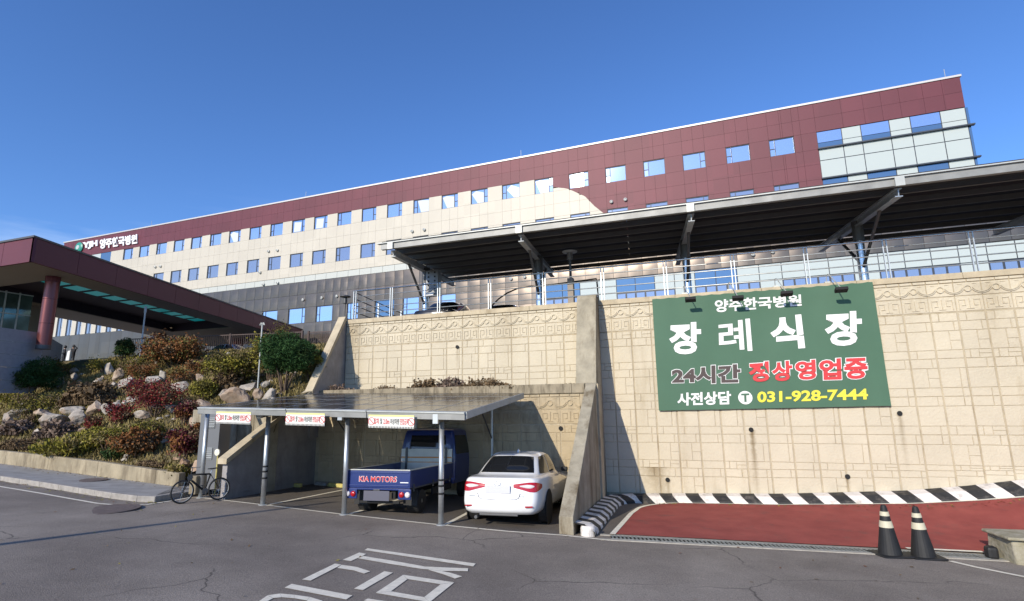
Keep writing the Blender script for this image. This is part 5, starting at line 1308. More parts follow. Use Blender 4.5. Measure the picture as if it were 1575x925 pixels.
sh_at(110, 700, 110, 26, 'l_yellow', 'yellow grassy clump just above the low wall', n=3200, up=.6, size=.12)
sh_at(130, 682, 70, 20, 'l_yellow', 'green shrub strip left of the seedling maple', n=2600)
sh_at(165, 690, 70, 30, 'l_yellow', 'yellow green bush above the low wall centre', n=3200)
sh_at(210, 700, 90, 40, 'l_rust', 'large orange brown bush above the low wall', n=6500, size=.10, clumps=12)
sh_at(225, 680, 60, 30, 'l_olive', 'olive bush behind the large orange brown bush', n=2500)
sh_at(282, 708, 56, 50, 'l_dred', 'dark wine red bush behind the first carport post', n=5000, size=.09, clumps=10, shell=.4)
sh_at(300, 690, 24, 40, 'l_rust', 'narrow orange bush between wine bush and vent cabinet', n=1200)
sh_at(175, 706, 44, 12, 'l_yew', 'low dark green tuft at the low wall', n=1100, up=.5)
sh_at(235, 716, 50, 10, 'l_brown', 'dry leaf litter tuft near the end of the low wall', n=900, up=.3)
t = None
p = on_ground(272, 746, .13); p.z = swz(p.x, p.y); shrub(p, .62, .60, M['l_yellow'], 'bright green weed clump at the end of the low wall beside the bicycle', cat='weed', name='weed', n=1300, up=.4, size=.10)
# dry weeds on the ledge
for i, (px0, wpx, hpx, m_, lb_) in enumerate(((650, 26, 24, 'l_brown', 'dry brown weed tuft on the ledge, left of the tangled mound'), (690, 34, 20, 'l_purple', 'purplish dry weeds on the ledge by the weep hole'), (748, 60, 17, 'l_brown', 'tangled dry weed mound on the ledge above the truck'),
        (600, 34, 10, 'l_brown', 'sparse dry weeds on the ledge over the solar roof'), (524, 22, 16, 'l_purple', 'dark dry weeds in the left corner of the ledge'), (815, 44, 7, 'l_olive', 'low green weeds on the ledge near the tall buttress'), (860, 40, 7, 'l_olive', 'faint mossy weeds on the ledge against the tall buttress'))):
    p = at_y(px0, 596, 15.85); s_ = p.dot(fwd_v)/F_PX; p.z = .50
    twigs(p, wpx*s_*2.0, hpx*s_*1.05, M[m_], lb_, n=int(wpx*9), blade=.007)
# ground cover over the slope
r = np.random.default_rng(3); PP = []
for k in range(42000):
    x = -34+22*r.random(); y0 = GY(min(x, -14.3))+.25; y0 = max(y0, 13.35) if x > -14.5 else y0; y = y0+(23.5-y0)*r.random()
    if x > wing_x(y)-.25: continue
    z = garden_z(x, y)-.07; a = r.random()*6.28; h = .05+.16*r.random(); w_ = .012+.022*r.random(); lx, ly = r.normal()*.06, r.normal()*.06
    ca, sa = math.cos(a)*w_, math.sin(a)*w_; PP += [(x-ca, y-sa, z), (x+ca, y+sa, z), (x+ca*.4+lx, y+sa*.4+ly, z+h), (x-ca*.4+lx, y-sa*.4+ly, z+h)]
me = np_mesh('ground_cover', np.array(PP), M['l_grass'], (0, 0, 0)); o = link('ground_cover', me); tag(o, 'dry autumn grass and leaf litter covering the rock garden slope', 'ground cover', kind='stuff')

# fallen leaves in the gutters and bays
r = np.random.default_rng(12); PP = []
def leaf_at(x, y, z):
    a = r.random()*6.28; l = .02+.025*r.random(); u = np.array([math.cos(a)*l, math.sin(a)*l, r.normal()*.006]); v = np.array([-math.sin(a)*l*.5, math.cos(a)*l*.5, .006*r.random()]); c = np.array([x, y, z]); PP.extend([c-u, c+v, c+u, c-v])
for k in range(420):
    i = r.integers(0, len(pts)-2); p = pts[i]; leaf_at(p.x+r.normal()*.3, p.y-.05-abs(r.normal())*.22, gz(p.x, p.y)+.016)
for k in range(160): x = -12+9*r.random(); y = 15.3-abs(r.normal())*.6; leaf_at(x, y, gz(x, y)+.016)
for k in range(110): x = -14+18*r.random(); y = 4+8*r.random(); leaf_at(x, y, gz(x, y)+.014)
for k in range(200): x = -1.9+12*r.random(); y = 16.3-abs(r.normal())*.15; leaf_at(x, y, ramp_z(x, y)+.034)
for k in range(200): x = -26+13*r.random(); y = GY(x)-abs(r.normal())*.2; leaf_at(x, y, swz(x, y)+.01)
o = link('fallen_leaves', np_mesh('fallen_leaves', np.array(PP), M['l_brown'], (0, 0, 0), (M['l_yellow'], M['l_rust']))); tag(o, 'scattered dry fallen leaves on the road, gutters and bays', 'leaves', kind='stuff')

# ---------------------------------------------------------------- boulders
def boulder(px, py, wpx, hpx, m_, label, seed):
    p = G_(px, py+hpx*.5); s_ = p.dot(fwd_v)/F_PX; w_, h = wpx*s_, hpx*s_*1.15; rr = random.Random(seed)
    bm = bmesh.new(); bmesh.ops.create_icosphere(bm, subdivisions=3, radius=1)
    planes = [(Vector((rr.gauss(0, 1), rr.gauss(0, 1), rr.gauss(0, .8))).normalized(), rr.uniform(.42, .80)) for _ in range(18)]
    for v in bm.verts:
        for n_, d in planes:
            k = v.co.dot(n_)
            if k > d: v.co -= n_*(k-d)
        v.co *= 1+.16*noise.noise(v.co*2.6+Vector((seed, 0, 0)))
    a = rr.uniform(0, 6.28)
    mxv = [max(abs(v.co[i]) for v in bm.verts) for i in range(3)]
    for v in bm.verts: v.co = Vector((v.co.x/mxv[0]*w_*.5, v.co.y/mxv[1]*w_*.42, v.co.z/mxv[2]*h*.5))
    me = bpy.data.meshes.new('boulder'); bm.to_mesh(me); bm.free(); me.materials.append(M[m_])
    o = link('boulder', me, None, (p.x, p.y, garden_z(p.x, p.y)+h*.30)); tag(o, label, 'boulder', 'boulders in the rock garden'); o.rotation_euler = (rr.uniform(-.12, .12), rr.uniform(-.12, .12), 0)
BL = [(30, 633, 38, 18, 'rock', 'broad pale grey boulder second from the left edge, below the dome pine'), (8, 645, 20, 22, 'rock', 'grey boulder at the far left edge'), (62, 635, 30, 14, 'rockor', 'orange tinted boulder right of the broad pale grey one'),
 (84, 643, 44, 22, 'rock', 'bluish white jagged boulder below the twiggy bush'), (80, 657, 34, 18, 'rock', 'low grey boulder under the bluish white one'), (120, 641, 26, 24, 'rock', 'leaning pale grey boulder left of the big orange one'), (147, 626, 30, 22, 'rockor', 'big orange boulder left of the crimson maple'),
 (110, 630, 34, 12, 'rock', 'flat grey boulder above the leaning one'), (166, 627, 18, 18, 'rock', 'mauve grey boulder touching the big orange one'), (113, 578, 16, 14, 'rock', 'small pale boulder near the top left'), (92, 586, 12, 14, 'rockor', 'small tan boulder under the shiny column'),
 (114, 568, 12, 10, 'rock', 'tiny top boulder stacked near the two people'), (150, 587, 20, 12, 'rock', 'small white boulder in the upper row'), (166, 566, 14, 20, 'rock', 'upright grey slab boulder at the top of the garden'), (182, 571, 18, 26, 'rockor', 'tall upright tan slab boulder at the top of the garden'),
 (192, 588, 26, 18, 'rock', 'pale jagged boulder in the middle upper row'), (176, 592, 14, 10, 'rock', 'small grey boulder beside the pale jagged one'), (234, 584, 26, 16, 'rock', 'grey boulder above the crimson maple'), (250, 578, 16, 18, 'rock', 'dark topped boulder above the crimson maple crown'),
 (275, 594, 30, 18, 'rock', 'light grey boulder right of the maple crown'), (308, 580, 16, 16, 'rockor', 'small tan boulder above the yellow ball conifer'), (338, 592, 22, 14, 'rock', 'pale flat boulder below the wide olive bush'), (345, 604, 18, 14, 'rock', 'grey boulder under the pale flat one'),
 (366, 608, 46, 30, 'rockor', 'largest pinkish tan boulder left of the lamp pole'), (386, 596, 30, 16, 'rock', 'long grey boulder beside the lamp pole top row'), (396, 606, 22, 20, 'rockor', 'orange boulder just right of the lamp pole'), (416, 606, 24, 20, 'rock', 'grey boulder at the foot of the rounded pine'),
 (408, 592, 18, 12, 'rock', 'small grey boulder behind the rounded pine stems'), (310, 621, 36, 14, 'rockor', 'flat tan boulder above the carport corner'), (290, 622, 20, 22, 'rockor', 'pinkish boulder left of the flat tan one'), (240, 622, 30, 14, 'rock', 'white weathered boulder showing through the maple'),
 (222, 636, 26, 12, 'rock', 'grey boulder low inside the crimson maple'), (262, 625, 22, 14, 'rock', 'rough white boulder right side of the maple'), (180, 622, 16, 10, 'rock', 'small white boulder at the left edge of the maple'), (300, 648, 18, 26, 'rockor', 'rusty upright boulder behind the first carport post'),
 (175, 682, 14, 8, 'rock', 'small white stone in the yellow bushes'), (282, 712, 22, 16, 'rockor', 'orange block stone at the right foot of the garden'), (302, 716, 18, 18, 'rockor', 'orange block stone next to the vent cabinet'), (125, 662, 14, 10, 'rockor', 'small tan stone beside the seedling maple'), (60, 664, 16, 8, 'rock', 'small grey stone among the purplish bushes'),
 (205, 612, 22, 12, 'rock', 'pale boulder at the top left of the maple crown'), (318, 600, 22, 14, 'rock', 'grey boulder behind the yellow ball conifer'), (425, 618, 26, 14, 'rock', 'low grey boulder right at the solar roof edge')]
for i, b in enumerate(BL): boulder(*b, 40+i)
p = on_ground(284, 760, .13); bm_ = None
# small kerb stone beside the bicycle
mb = MB(); mb.box(p.x-.12, p.x+.12, p.y+.2, p.y+.55, swz(p.x, p.y)-.05, swz(p.x, p.y)+.42); single('boulder', mb, M['gwall'], 'short squared stone block behind the bicycle front wheel', 'stone block', bevel=.03)

# small loose stones between the planting
r = np.random.default_rng(21); mb = MB()
for k in range(230):
    x = -33+20.5*r.random(); y0 = GY(min(x, -14.3))+.5; y0 = max(y0, 13.5) if x > -14.6 else y0; y = y0+(22.5-y0)*r.random()
    if x > wing_x(y)-.4: continue
    z = garden_z(x, y)-.02; a, b, c = .06+.14*r.random(), .05+.10*r.random(), .04+.10*r.random(); t0 = r.random()*6
    V = []
    for j, (rr_, zz) in enumerate(((.9, -.3), (1, .25), (.55, .95))):
        for i in range(6): t = t0+i*PI/3+j*.4; q = rr_*(.75+.5*r.random()); V.append((x+a*q*math.cos(t), y+b*q*math.sin(t), z+c*(zz+.2*r.random())))
    mb.mesh(V, [(j*6+i, j*6+(i+1) % 6, (j+1)*6+(i+1) % 6, (j+1)*6+i) for j in range(2) for i in range(6)]+[(12, 13, 14, 15, 16, 17)], int(r.random() < .35))
me = mb.data('small_stones', [M['rock'], M['rockor']]); fix_normals(me); o = link('small_stones', me); tag(o, 'small loose stones strewn between the shrubs of the rock garden', 'stones', kind='stuff')

# lamp poles
p = at_y(396, 604, 14.8); q = at_y(402.5, 498, 14.8); t = thing('lamp_pole', (p.x, 14.8, garden_z(p.x, 14.8)), 'thin white lamp pole rising from the boulders behind the small carport', 'lamp pole')
mb = MB(); mb.tube([(p.x, 14.8, garden_z(p.x, 14.8)-.1), (p.x, 14.8, q.z)], .026, 10); part('pole', mb, M['whitesteel'], t)
mb = MB()
for s_ in (-1, 1): mb.tube([(p.x, 14.8, q.z), (p.x+s_*.06, 14.8, q.z+.02), (p.x+s_*.09, 14.8, q.z-.06)], .022, 8)
part('twin_head', mb, M['whitesteel'], t)
p = at_y(216, 545, 22.5); q = at_y(225, 481, 22.5); t = thing('lamp_pole', (p.x, 22.5, 3.0), 'thin grey lamp pole standing before the fence under the canopy', 'lamp pole')
mb = MB(); mb.tube([(p.x, 22.5, 2.9), (p.x, 22.5, q.z)], .045, 10); part('pole', mb, M['galvdull'], t)
mb = MB(); mb.tube([(p.x, 22.5, q.z), (p.x, 22.5, q.z+.35)], .07, 10); part('lamp_head', mb, M['galvdull'], t)

# ---------------------------------------------------------------- cars: stacked plan outlines, smoothly interpolated
def catmull(P, n):
    P = np.array(P, float); m_ = len(P); out = []
    for i in range(m_-1):
        p0 = P[max(i-1, 0)]; p1 = P[i]; p2 = P[i+1]; p3 = P[min(i+2, m_-1)]
        for k in range(n):
            t = k/n; out.append(.5*((2*p1)+(-p0+p2)*t+(2*p0-5*p1+4*p2-p3)*t*t+(-p0+3*p1-3*p2+p3)*t**3))
    out.append(P[-1]); return np.array(out)
NSU, NSV = 6, 5
def car_surface(rings):
    """rings (bottom to top), each a list of half-outline points (x,y,z) front centre -> rear centre. Car points to +Y, rear at y=0."""
    R_ = np.array([catmull(r_, NSU) for r_ in rings]); return np.array([catmull(R_[:, i], NSV) for i in range(R_.shape[1])]).transpose(1, 0, 2)
def grid_mb(S, i0, i1, j0, j1, out=0.0, mirror=True, mi=0):
    """sub-grid as a shell; both halves"""
    mb = MB(); nv, nu, _ = S.shape; dU = np.gradient(S, axis=1); dV = np.gradient(S, axis=0); N = np.cross(dU, dV); N /= (np.linalg.norm(N, axis=2)[..., None]+1e-9)
    ctr = S.reshape(-1, 3).mean(0)*np.array([0, 1, 1]); N *= np.sign(((S-ctr)*N).sum(2).mean())
    C = S+N*out
    # outward check
    for sgn in ((1, -1) if mirror else (1,)):
        V = []; 
        for j in range(j0, j1+1):
            for i in range(i0, i1+1): p = C[j, i]; V.append((p[0]*sgn, p[1], p[2]))
        w_ = i1-i0+1; F_ = [(j*w_+i, j*w_+i+1, (j+1)*w_+i+1, (j+1)*w_+i) for j in range(j1-j0) for i in range(i1-i0)]
        mb.mesh(V, F_, mi)
    return mb
def mbs(name, mb, m_, t, merge=True, outward=True):
    me = mb.data(name, m_, (0, 0, 0), True); bm = bmesh.new(); bm.from_mesh(me)
    if merge: bmesh.ops.remove_doubles(bm, verts=bm.verts, dist=.0015)
    bmesh.ops.recalc_face_normals(bm, faces=bm.faces); bm.to_mesh(me); bm.free(); return link(name, me, t)
def wheel(t, x, y, r=.32, wd=.2, nm='wheel', z=None):
    z = z if z is not None else r
    mb = MB(); s_ = 1 if x > 0 else -1
    mb.lathe((x-s_*wd/2, y, z), [(r*.62, 0), (r*.95, .0), (r, .025*s_*1), (r, s_*(wd-.025)), (r*.95, s_*wd), (r*.64, s_*wd)], 28, axis='x'); o = part(nm, mb, M['rubber'], t, local=True)
    mb = MB(); mb.lathe((x+s_*wd/2, y, z), [(r*.64, -s_*.04), (r*.60, -s_*.005), (r*.5, -s_*.03), (r*.2, -s_*.02), (r*.18, 0)], 20, axis='x'); part('rim', mb, M['galv'], o, local=True)
    return o
L = 4.62; Wd = .905
def outline(w_, y0, y1, z, zf=None, k=.0):
    """half outline: front centre, front corner, front wing, door, rear wing, rear corner, rear centre"""
    f = zf if zf is not None else z
    return [(0, y1, f), (w_*.55, y1-.04, f), (w_*.88, y1-.20, f), (w_*.985, y1-.75, f), (w_, y1-1.5, (f+z)/2), (w_, y0+1.5, z), (w_*.985, y0+.75, z), (w_*.90, y0+.16, z), (w_*.62, y0+.03, z), (0, y0, z)]
rings = [outline(.80, .12, L-.12, .27, .18), outline(.86, .03, L-.05, .34, .25), outline(.895, .00, L, .47, .45), outline(Wd, .02, L-.05, .62, .58), outline(.90, .07, L-.14, .82, .68),
         outline(.875, .10, L-.22, .945, .76), outline(.80, .16, L-.4, 1.005, .82)]
cab_b = [(0, L-1.18, .96), (.48, L-1.22, .955), (.66, L-1.42, .95), (.735, L-1.75, .955), (.75, L-2.3, .965), (.75, L-2.9, .975), (.735, 1.02, 1.0), (.68, .74, 1.03), (.46, .58, 1.04), (0, .52, 1.045)]
cab_m = [(0, L-1.62, 1.22), (.46, L-1.66, 1.215), (.61, L-1.80, 1.20), (.67, L-2.0, 1.21), (.685, L-2.4, 1.23), (.68, L-2.9, 1.24), (.655, 1.28, 1.225), (.60, 1.05, 1.22), (.42, .92, 1.235), (0, .87, 1.24)]
cab_t = [(0, L-2.05, 1.43), (.42, L-2.06, 1.42), (.53, L-2.10, 1.405), (.565, L-2.2, 1.41), (.585, L-2.5, 1.43), (.58, L-2.9, 1.43), (.55, 1.62, 1.405), (.50, 1.40, 1.40), (.36, 1.28, 1.42), (0, 1.24, 1.43)]
cab_c = [(0, L-2.35, 1.475), (.2, L-2.36, 1.475), (.3, L-2.4, 1.47), (.34, L-2.5, 1.47), (.36, L-2.6, 1.475), (.36, 2.0, 1.475), (.34, 1.8, 1.465), (.28, 1.7, 1.46), (.2, 1.65, 1.465), (0, 1.62, 1.468)]
cab_x = [(0, 2.35, 1.482)]*10
cab_x = [(0, y, 1.482) for y in np.linspace(L-2.45, 1.75, 10)]
rings += [cab_b, cab_m, cab_t, cab_c, cab_x]
S_car = car_surface(rings)
def pair(nm_, S, a, b, c, d, off, m_, t):
    g = grid_mb(S, a, b, c, d, off, mirror=False); gm = MB(); gm.mesh([(-x, y, z) for x, y, z in g.v], [f[::-1] for f in g.f])
    for q in (g, gm): mbs(nm_, q, m_, t)
def lens(nm_, S, u0, u1, v0, v1, off, m_, t, inner=.35, n=10, mm=6):
    dU = np.gradient(S, axis=1); dV = np.gradient(S, axis=0); N = np.cross(dU, dV); N /= (np.linalg.norm(N, axis=2)[..., None]+1e-9)
    ctr = S.reshape(-1, 3).mean(0)*np.array([0, 1, 1]); N *= np.sign(((S-ctr)*N).sum(2).mean())
    def smp(A, j, i):
        j0, i0 = int(j), int(i); fj, fi = j-j0, i-i0; j1, i1 = min(j0+1, A.shape[0]-1), min(i0+1, A.shape[1]-1)
        return (A[j0, i0]*(1-fi)+A[j0, i1]*fi)*(1-fj)+(A[j1, i0]*(1-fi)+A[j1, i1]*fi)*fj
    for sg in (1, -1):
        V = []
        for a in range(n+1):
            f = a/n; h = math.sin(PI*(.12+.80*f)) if f < .5 else 1-(1-inner)*((f-.5)/.5)**1.6; h = min(1, h*1.05); vc = (v0+v1)/2+(v1-v0)*.08*f
            for b in range(mm+1):
                j = (vc+(b/mm-.5)*(v1-v0)*h)*NSV; i = (u0+(u1-u0)*f)*NSU; nn = smp(N, j, i); p = smp(S, j, i)+nn/np.linalg.norm(nn)*off*(1+.8*math.sin(PI*b/mm)); V.append((p[0]*sg, p[1], p[2]))
        mb = MB(); mb.mesh(V, [(a*(mm+1)+b, (a+1)*(mm+1)+b, (a+1)*(mm+1)+b+1, a*(mm+1)+b+1) for a in range(n) for b in range(mm)]); mbs(nm_, mb, m_, t)
def sedan(name, loc, rz_, label, paint, detail=True):
    t = thing(name, loc, label, 'car', rz=rz_); S = S_car; nv, nu, _ = S.shape; R = lambda k: int(round(k*NSV)); U = lambda k: int(round(k*NSU))
    mbs('body', grid_mb(S, 0, nu-1, 0, nv-1), paint, t)
    mb = MB(); P = [S[0, i] for i in range(nu)]; mb.quad([(p[0], p[1], p[2]) for p in P]+[(-p[0], p[1], p[2]) for p in P[::-1]][1:-1]); part('underside', mb, M['black'], t, local=True)
    # glass: rear window, side windows, windscreen
    mbs('rear_window', grid_mb(S, U(7.35), nu-1, R(7.25), R(8.9), .006), M['carglass'], t)
    mbs('windscreen', grid_mb(S, 0, U(1.6), R(7.25), R(8.9), .006), M['carglass'], t)
    for a, b in ((2.5, 4.65), (4.84, 6.5)): pair('side_window', S, U(a), U(b), R(7.25), R(8.75), .006, M['carglass'], t)
    for s_ in (-1, 1):
        for y in (.98, L-.93):
            wheel(t, s_*.80, y, .325, .20)
            mb = MB(); mb.lathe((s_*.898, y, .335), [(.38, 0), (.38, s_*.012), (.36, s_*.014)], 28, axis='x'); part('wheel_arch', mb, M['black'], t, local=True)
        o = MB(); o.obox((s_*.93, L-1.62, 1.0), (.085, 0, 0), (0, .05, .0), (0, .0, .055)); part('mirror', o, M['rubber'], t, local=True, bevel=.03)
    if detail:
        # tail lamps wrap round the corner between the bumper and the deck
        lens('tail_lamp', S, 6.6, 8.42, 3.45, 4.65, .008, M['lampred'], t)
        lens('reverse_lamp', S, 7.35, 8.20, 3.86, 4.30, .016, M['lampclear'], t, inner=.3)
        yb = -.012
        mb = MB(); mb.box(-.30, .26, .012, .06, .69, .85); part('plate', mb, M['plate'], t, local=True, bevel=.008)
        # boot shut lines
        mb = MB(); pl = [(-.47, .040, .70), (-.44, .026, .61), (-.38, .018, .578), (0, .008, .565), (.38, .018, .578), (.44, .026, .61), (.47, .040, .70)]
        mb.tube(pl, .006, 6); part('boot_seam', mb, M['frame'], t, local=True)
        mb = MB(); mb.tube([(.075*math.cos(a)-.04, .052+.0*a, .895+.045*math.sin(a)) for a in np.linspace(0, 2*PI, 17)], .008, 6); part('badge', mb, M['galv'], t, local=True)
        for x0, x1 in ((-.66, -.52), (.44, .56)):
            mb = MB(); mb.box(x0, x1, .040, .050, .628, .645); part('badge', mb, M['galvdull'], t, local=True)
        for s_ in (-1, 1):
            mb = MB(); mb.obox((s_*.66, .028, .44), (.075, .022*1, 0), (0, .01, 0), (0, 0, .014)); part('reflector', mb, M['lampred'], t, local=True)
        mb = MB(); mb.tube([(-.50, .03, .21), (-.50, .25, .21)], .035, 12); part('exhaust', mb, M['darksteel'], t, local=True)
        mb = MB(); mb.mesh([(-.02, 1.75, 1.475), (.02, 1.75, 1.475), (.02, 1.95, 1.48), (-.02, 1.95, 1.48), (0, 1.78, 1.545), (0, 1.86, 1.53)], [(0, 1, 4), (1, 2, 5, 4), (2, 3, 5), (3, 0, 4, 5), (0, 3, 2, 1)]); part('roof_antenna', mb, paint, t, local=True)
        mb = MB(); mb.box(-.42, .42, .03, .06, .245, .285); part('bumper_inset', mb, M['darksteel'], t, local=True, bevel=.01)
    return t
tilt = math.atan(.042)
c = on_ground(790, 808); cl = sedan('white_sedan', (0, 0, 0), 0, 'white sedan parked rear outwards beside the tall buttress', M['white'])
CX_, CY_ = -4.36, 11.22
cl.location = (CX_, CY_, gz(CX_, CY_)); cl.rotation_euler = (-math.atan(.042), 0, math.radians(5.0))
# dark cars up on the deck
dcar = sedan('dark_car', (-9.2, 19.0, 3.12), math.radians(5), 'black car roof peeping over the wall edge beside the first carport column', M['darkcar'], detail=False)
def deck_car(px, py, sc_z=1.0):
    d = ray(px, py); Y = (2.4+1.48*sc_z)/(d.z/d.y); q = d*(Y/d.y); return (q.x+.1, Y-1.9, 2.4)
dcar.location = deck_car(694, 467, 1.12); dcar.scale = (1, 1, 1.12)
d2c = copy_tree(dcar); d2c.name = 'dark_car'; d2c['label'] = 'low black car roof under the black curved pipe frame on the deck'; d2c.location = deck_car(782, 471); d2c.scale = (1, 1, 1)
dcar['group'] = d2c['group'] = 'black cars parked on the deck'
van = sedan('silver_car', (0, 0, 3.16), math.radians(95), 'silver car parked beyond the picket fence under the canopy', M['silver'], detail=False)
p = at_y(352, 540, 31); van.location = (p.x+2.2, 31, 3.16)

# ---------------------------------------------------------------- blue pickup truck
TX = at_y(533, 740, 11.15).x+.80
tk = thing('blue_truck', (TX, 11.2, gz(TX, 11.2)), 'dark blue flatbed pickup truck parked under the small carport', 'truck')
tk.rotation_euler = (-math.atan(.042), 0, math.radians(6.2))
def tb(nm, x0, x1, y0, y1, z0, z1, m_, bev=.012, parent=None, lab=None):
    mb = MB(); mb.box(x0, x1, y0, y1, z0, z1); return part(nm, mb, M[m_], parent or tk, local=True, bevel=bev, label=lab)
HW = .79
mb = MB(); mb.box(-HW, HW, 0, .045, .62, 1.00)
tg = part('tailgate', mb, M['blue'], tk, local=True, bevel=.012)
for z in (.67, .955): tb('tailgate_rib', -HW+.04, HW-.04, -.012, -.0005, z-.014, z+.014, 'blue', .005, tg)
tb('tailgate_cap', -HW, HW, -.012, .055, 1.002, 1.025, 'whitesteel', .006, tg)
text_fit('lettering', 'KIA MOTORS', lambda a, b_, c_: (-.47+.93*a, -.006-c_, .755+.115*b_), .018, None, M['txtred'], extrude=.002).parent = tg
text_fit('lettering_outline', 'KIA MOTORS', lambda a, b_, c_: (-.48+.95*a, -.003-c_, .748+.129*b_), .042, None, M['txtwhite'], extrude=.001).parent = tg
mb = MB(); mb.quad([(.55, -.005, .735), (.75, -.005, .735), (.75, -.005, .755), (.55, -.005, .755)]); part('sticker', mb, M['txtwhite'], tg, local=True)
for s_ in (-1, 1):
    g = tb('side_gate', min(s_*HW, s_*(HW-.04)), max(s_*HW, s_*(HW-.04)), .05, 2.85, .62, 1.00, 'blue')
    tb('gate_cap', min(s_*(HW+.006), s_*(HW-.045)), max(s_*(HW+.006), s_*(HW-.045)), .05, 2.85, 1.002, 1.02, 'whitesteel', .004, g)
    for y in (.2, 1.4, 2.6): tb('hinge', min(s_*HW, s_*(HW+.02)), max(s_*HW, s_*(HW+.02)), y-.03, y+.03, .54, .70, 'darksteel', .004, g)
    for k, (xx, m_) in enumerate(((.60, 'lampred'), (.745, 'lampclear'))):
        mb = MB(); mb.lathe((s_*xx, -.03, .485), [(.066, .02), (.062, 0), (.045, -.018), (.015, -.022)], 18, axis='y'); part('tail_lamp' if k == 0 else 'reverse_lamp', mb, M[m_], tk, local=True, smooth=True)
    tb('lamp_bracket', min(s_*.51, s_*.82), max(s_*.51, s_*.82), -.012, .03, .38, .60, 'blue')
tb('bed_floor', -HW+.04, HW-.04, .045, 2.85, .58, .62, 'bed', .004)
tb('rear_sill', -HW, HW, .0, .08, .575, .615, 'blue', .006)
tb('chassis_rail', -.40, -.30, .1, 4.6, .38, .57, 'black', .01); tb('chassis_rail', .30, .40, .1, 4.6, .38, .57, 'black', .01)
tb('underrun_bar', -.50, .50, .10, .16, .27, .33, 'black', .01)
tb('plate', -.34, .30, -.018, -.003, .34, .56, 'plate2', .01)
tb('plate_light_bracket', -.10, .06, -.02, -.004, .565, .59, 'darksteel', .004)
# headboard with guard panels
hb = tb('headboard', -HW+.03, HW-.03, 2.86, 2.90, .62, 1.38, 'bedwhite', .01)
tb('headboard_stripe', -HW+.04, HW-.04, 2.850, 2.859, 1.13, 1.165, 'orange', 0, hb); tb('headboard_stripe', -HW+.04, HW-.04, 2.850, 2.859, 1.01, 1.03, 'orange', 0, hb)
tb('headboard_post', -.62, -.56, 2.82, 2.849, .62, 1.42, 'darksteel', .004, hb); tb('headboard_post', .56, .62, 2.82, 2.849, .62, 1.42, 'darksteel', .004, hb)
# cab as lofted rings
def cring(w_, y0, y1, z): return [(0, y1, z), (w_*.7, y1-.02, z), (w_*.95, y1-.10, z), (w_, y1-.35, z), (w_, (y0+y1)/2, z), (w_, y0+.12, z), (w_*.97, y0+.03, z), (w_*.8, y0, z), (w_*.4, y0, z), (0, y0, z)]
S_cab = car_surface([cring(.80, 2.96, 4.75, .45), cring(.82, 2.95, 4.80, .62), cring(.83, 2.95, 4.82, .95), cring(.825, 2.95, 4.78, 1.18), cring(.79, 2.97, 4.60, 1.45), cring(.735, 3.02, 4.38, 1.80), cring(.69, 3.10, 4.22, 1.90), cring(.50, 3.3, 4.0, 1.945), [(0, y, 1.955) for y in np.linspace(3.8, 3.5, 10)]])
mbs('cab', grid_mb(S_cab, 0, S_cab.shape[1]-1, 0, S_cab.shape[0]-1), M['blue'], tk)
R = lambda k: int(round(k*NSV)); U = lambda k: int(round(k*NSU))
mbs('rear_window', grid_mb(S_cab, U(7.4), S_cab.shape[1]-1, R(3.4), R(4.8), .008), M['carglass'], tk)
pair('side_window', S_cab, U(3.2), U(5.2), R(3.2), R(4.8), .008, M['carglass'], tk)
mbs('windscreen', grid_mb(S_cab, 0, U(2.0), R(3.2), R(4.9), .008), M['carglass'], tk)
for s_ in (-1, 1):
    for y, r_, wd in ((.78, .27, .30), (4.0, .31, .18)):
        wheel(tk, s_*(.62 if y < 2 else .70), y, r_, wd)
    m2 = tb('mirror', min(s_*.90, s_*1.04), max(s_*.90, s_*1.04), 4.28, 4.34, 1.20, 1.50, 'black', .02)
    mb = MB(); mb.tube([(s_*.78, 4.35, 1.42), (s_*.95, 4.32, 1.45)], .012, 6); part('mirror_arm', mb, M['black'], m2, local=True)
    tb('mudguard', min(s_*.45, s_*.80), max(s_*.45, s_*.80), .42, .44, .20, .56, 'rubber', .004)
    tb('side_guard', min(s_*.72, s_*.78), max(s_*.72, s_*.78), 1.45, 2.8, .34, .50, 'black', .01)

# ---------------------------------------------------------------- bicycle leaning on the first post
def torus(mb, c, R_, r_, ax_dir, n=40, k=8):
    ax_dir = Vector(ax_dir).normalized(); e1 = Vector((0, 0, 1)); e2 = ax_dir.cross(e1).normalized()
    pts_ = [Vector(c)+(e1*math.cos(2*PI*i/n)+e2*math.sin(2*PI*i/n))*R_ for i in range(n)]; b = len(mb.v)
    for i, p in enumerate(pts_):
        d = (p-Vector(c)).normalized()
        for j in range(k): t = 2*PI*j/k; mb.v.append(tuple(p+(d*math.cos(t)+ax_dir*math.sin(t))*r_))
    for i in range(n):
        for j in range(k): mb.f.append((b+i*k+j, b+i*k+(j+1) % k, b+((i+1) % n)*k+(j+1) % k, b+((i+1) % n)*k+j)); mb.mi.append(0)
fw = on_ground(292, 770); rw2 = on_ground(331, 763)
dv = Vector((rw2.x-fw.x, rw2.y-fw.y, 0)); Lb = dv.length; dirb = dv.normalized(); 
dirb = Vector((math.cos(1.20), math.sin(1.20), 0)); 
bk = thing('bicycle', (fw.x+.30, fw.y-.50, gz(fw.x+.30, fw.y-.50)), 'black bicycle leaning against the leftmost carport post', 'bicycle', rz=math.atan2(dirb.y, dirb.x))
bk.scale = (.82, .84, .84); bk.rotation_euler = (math.radians(-4), math.radians(1.7), math.atan2(dirb.y, dirb.x))
WR = .33
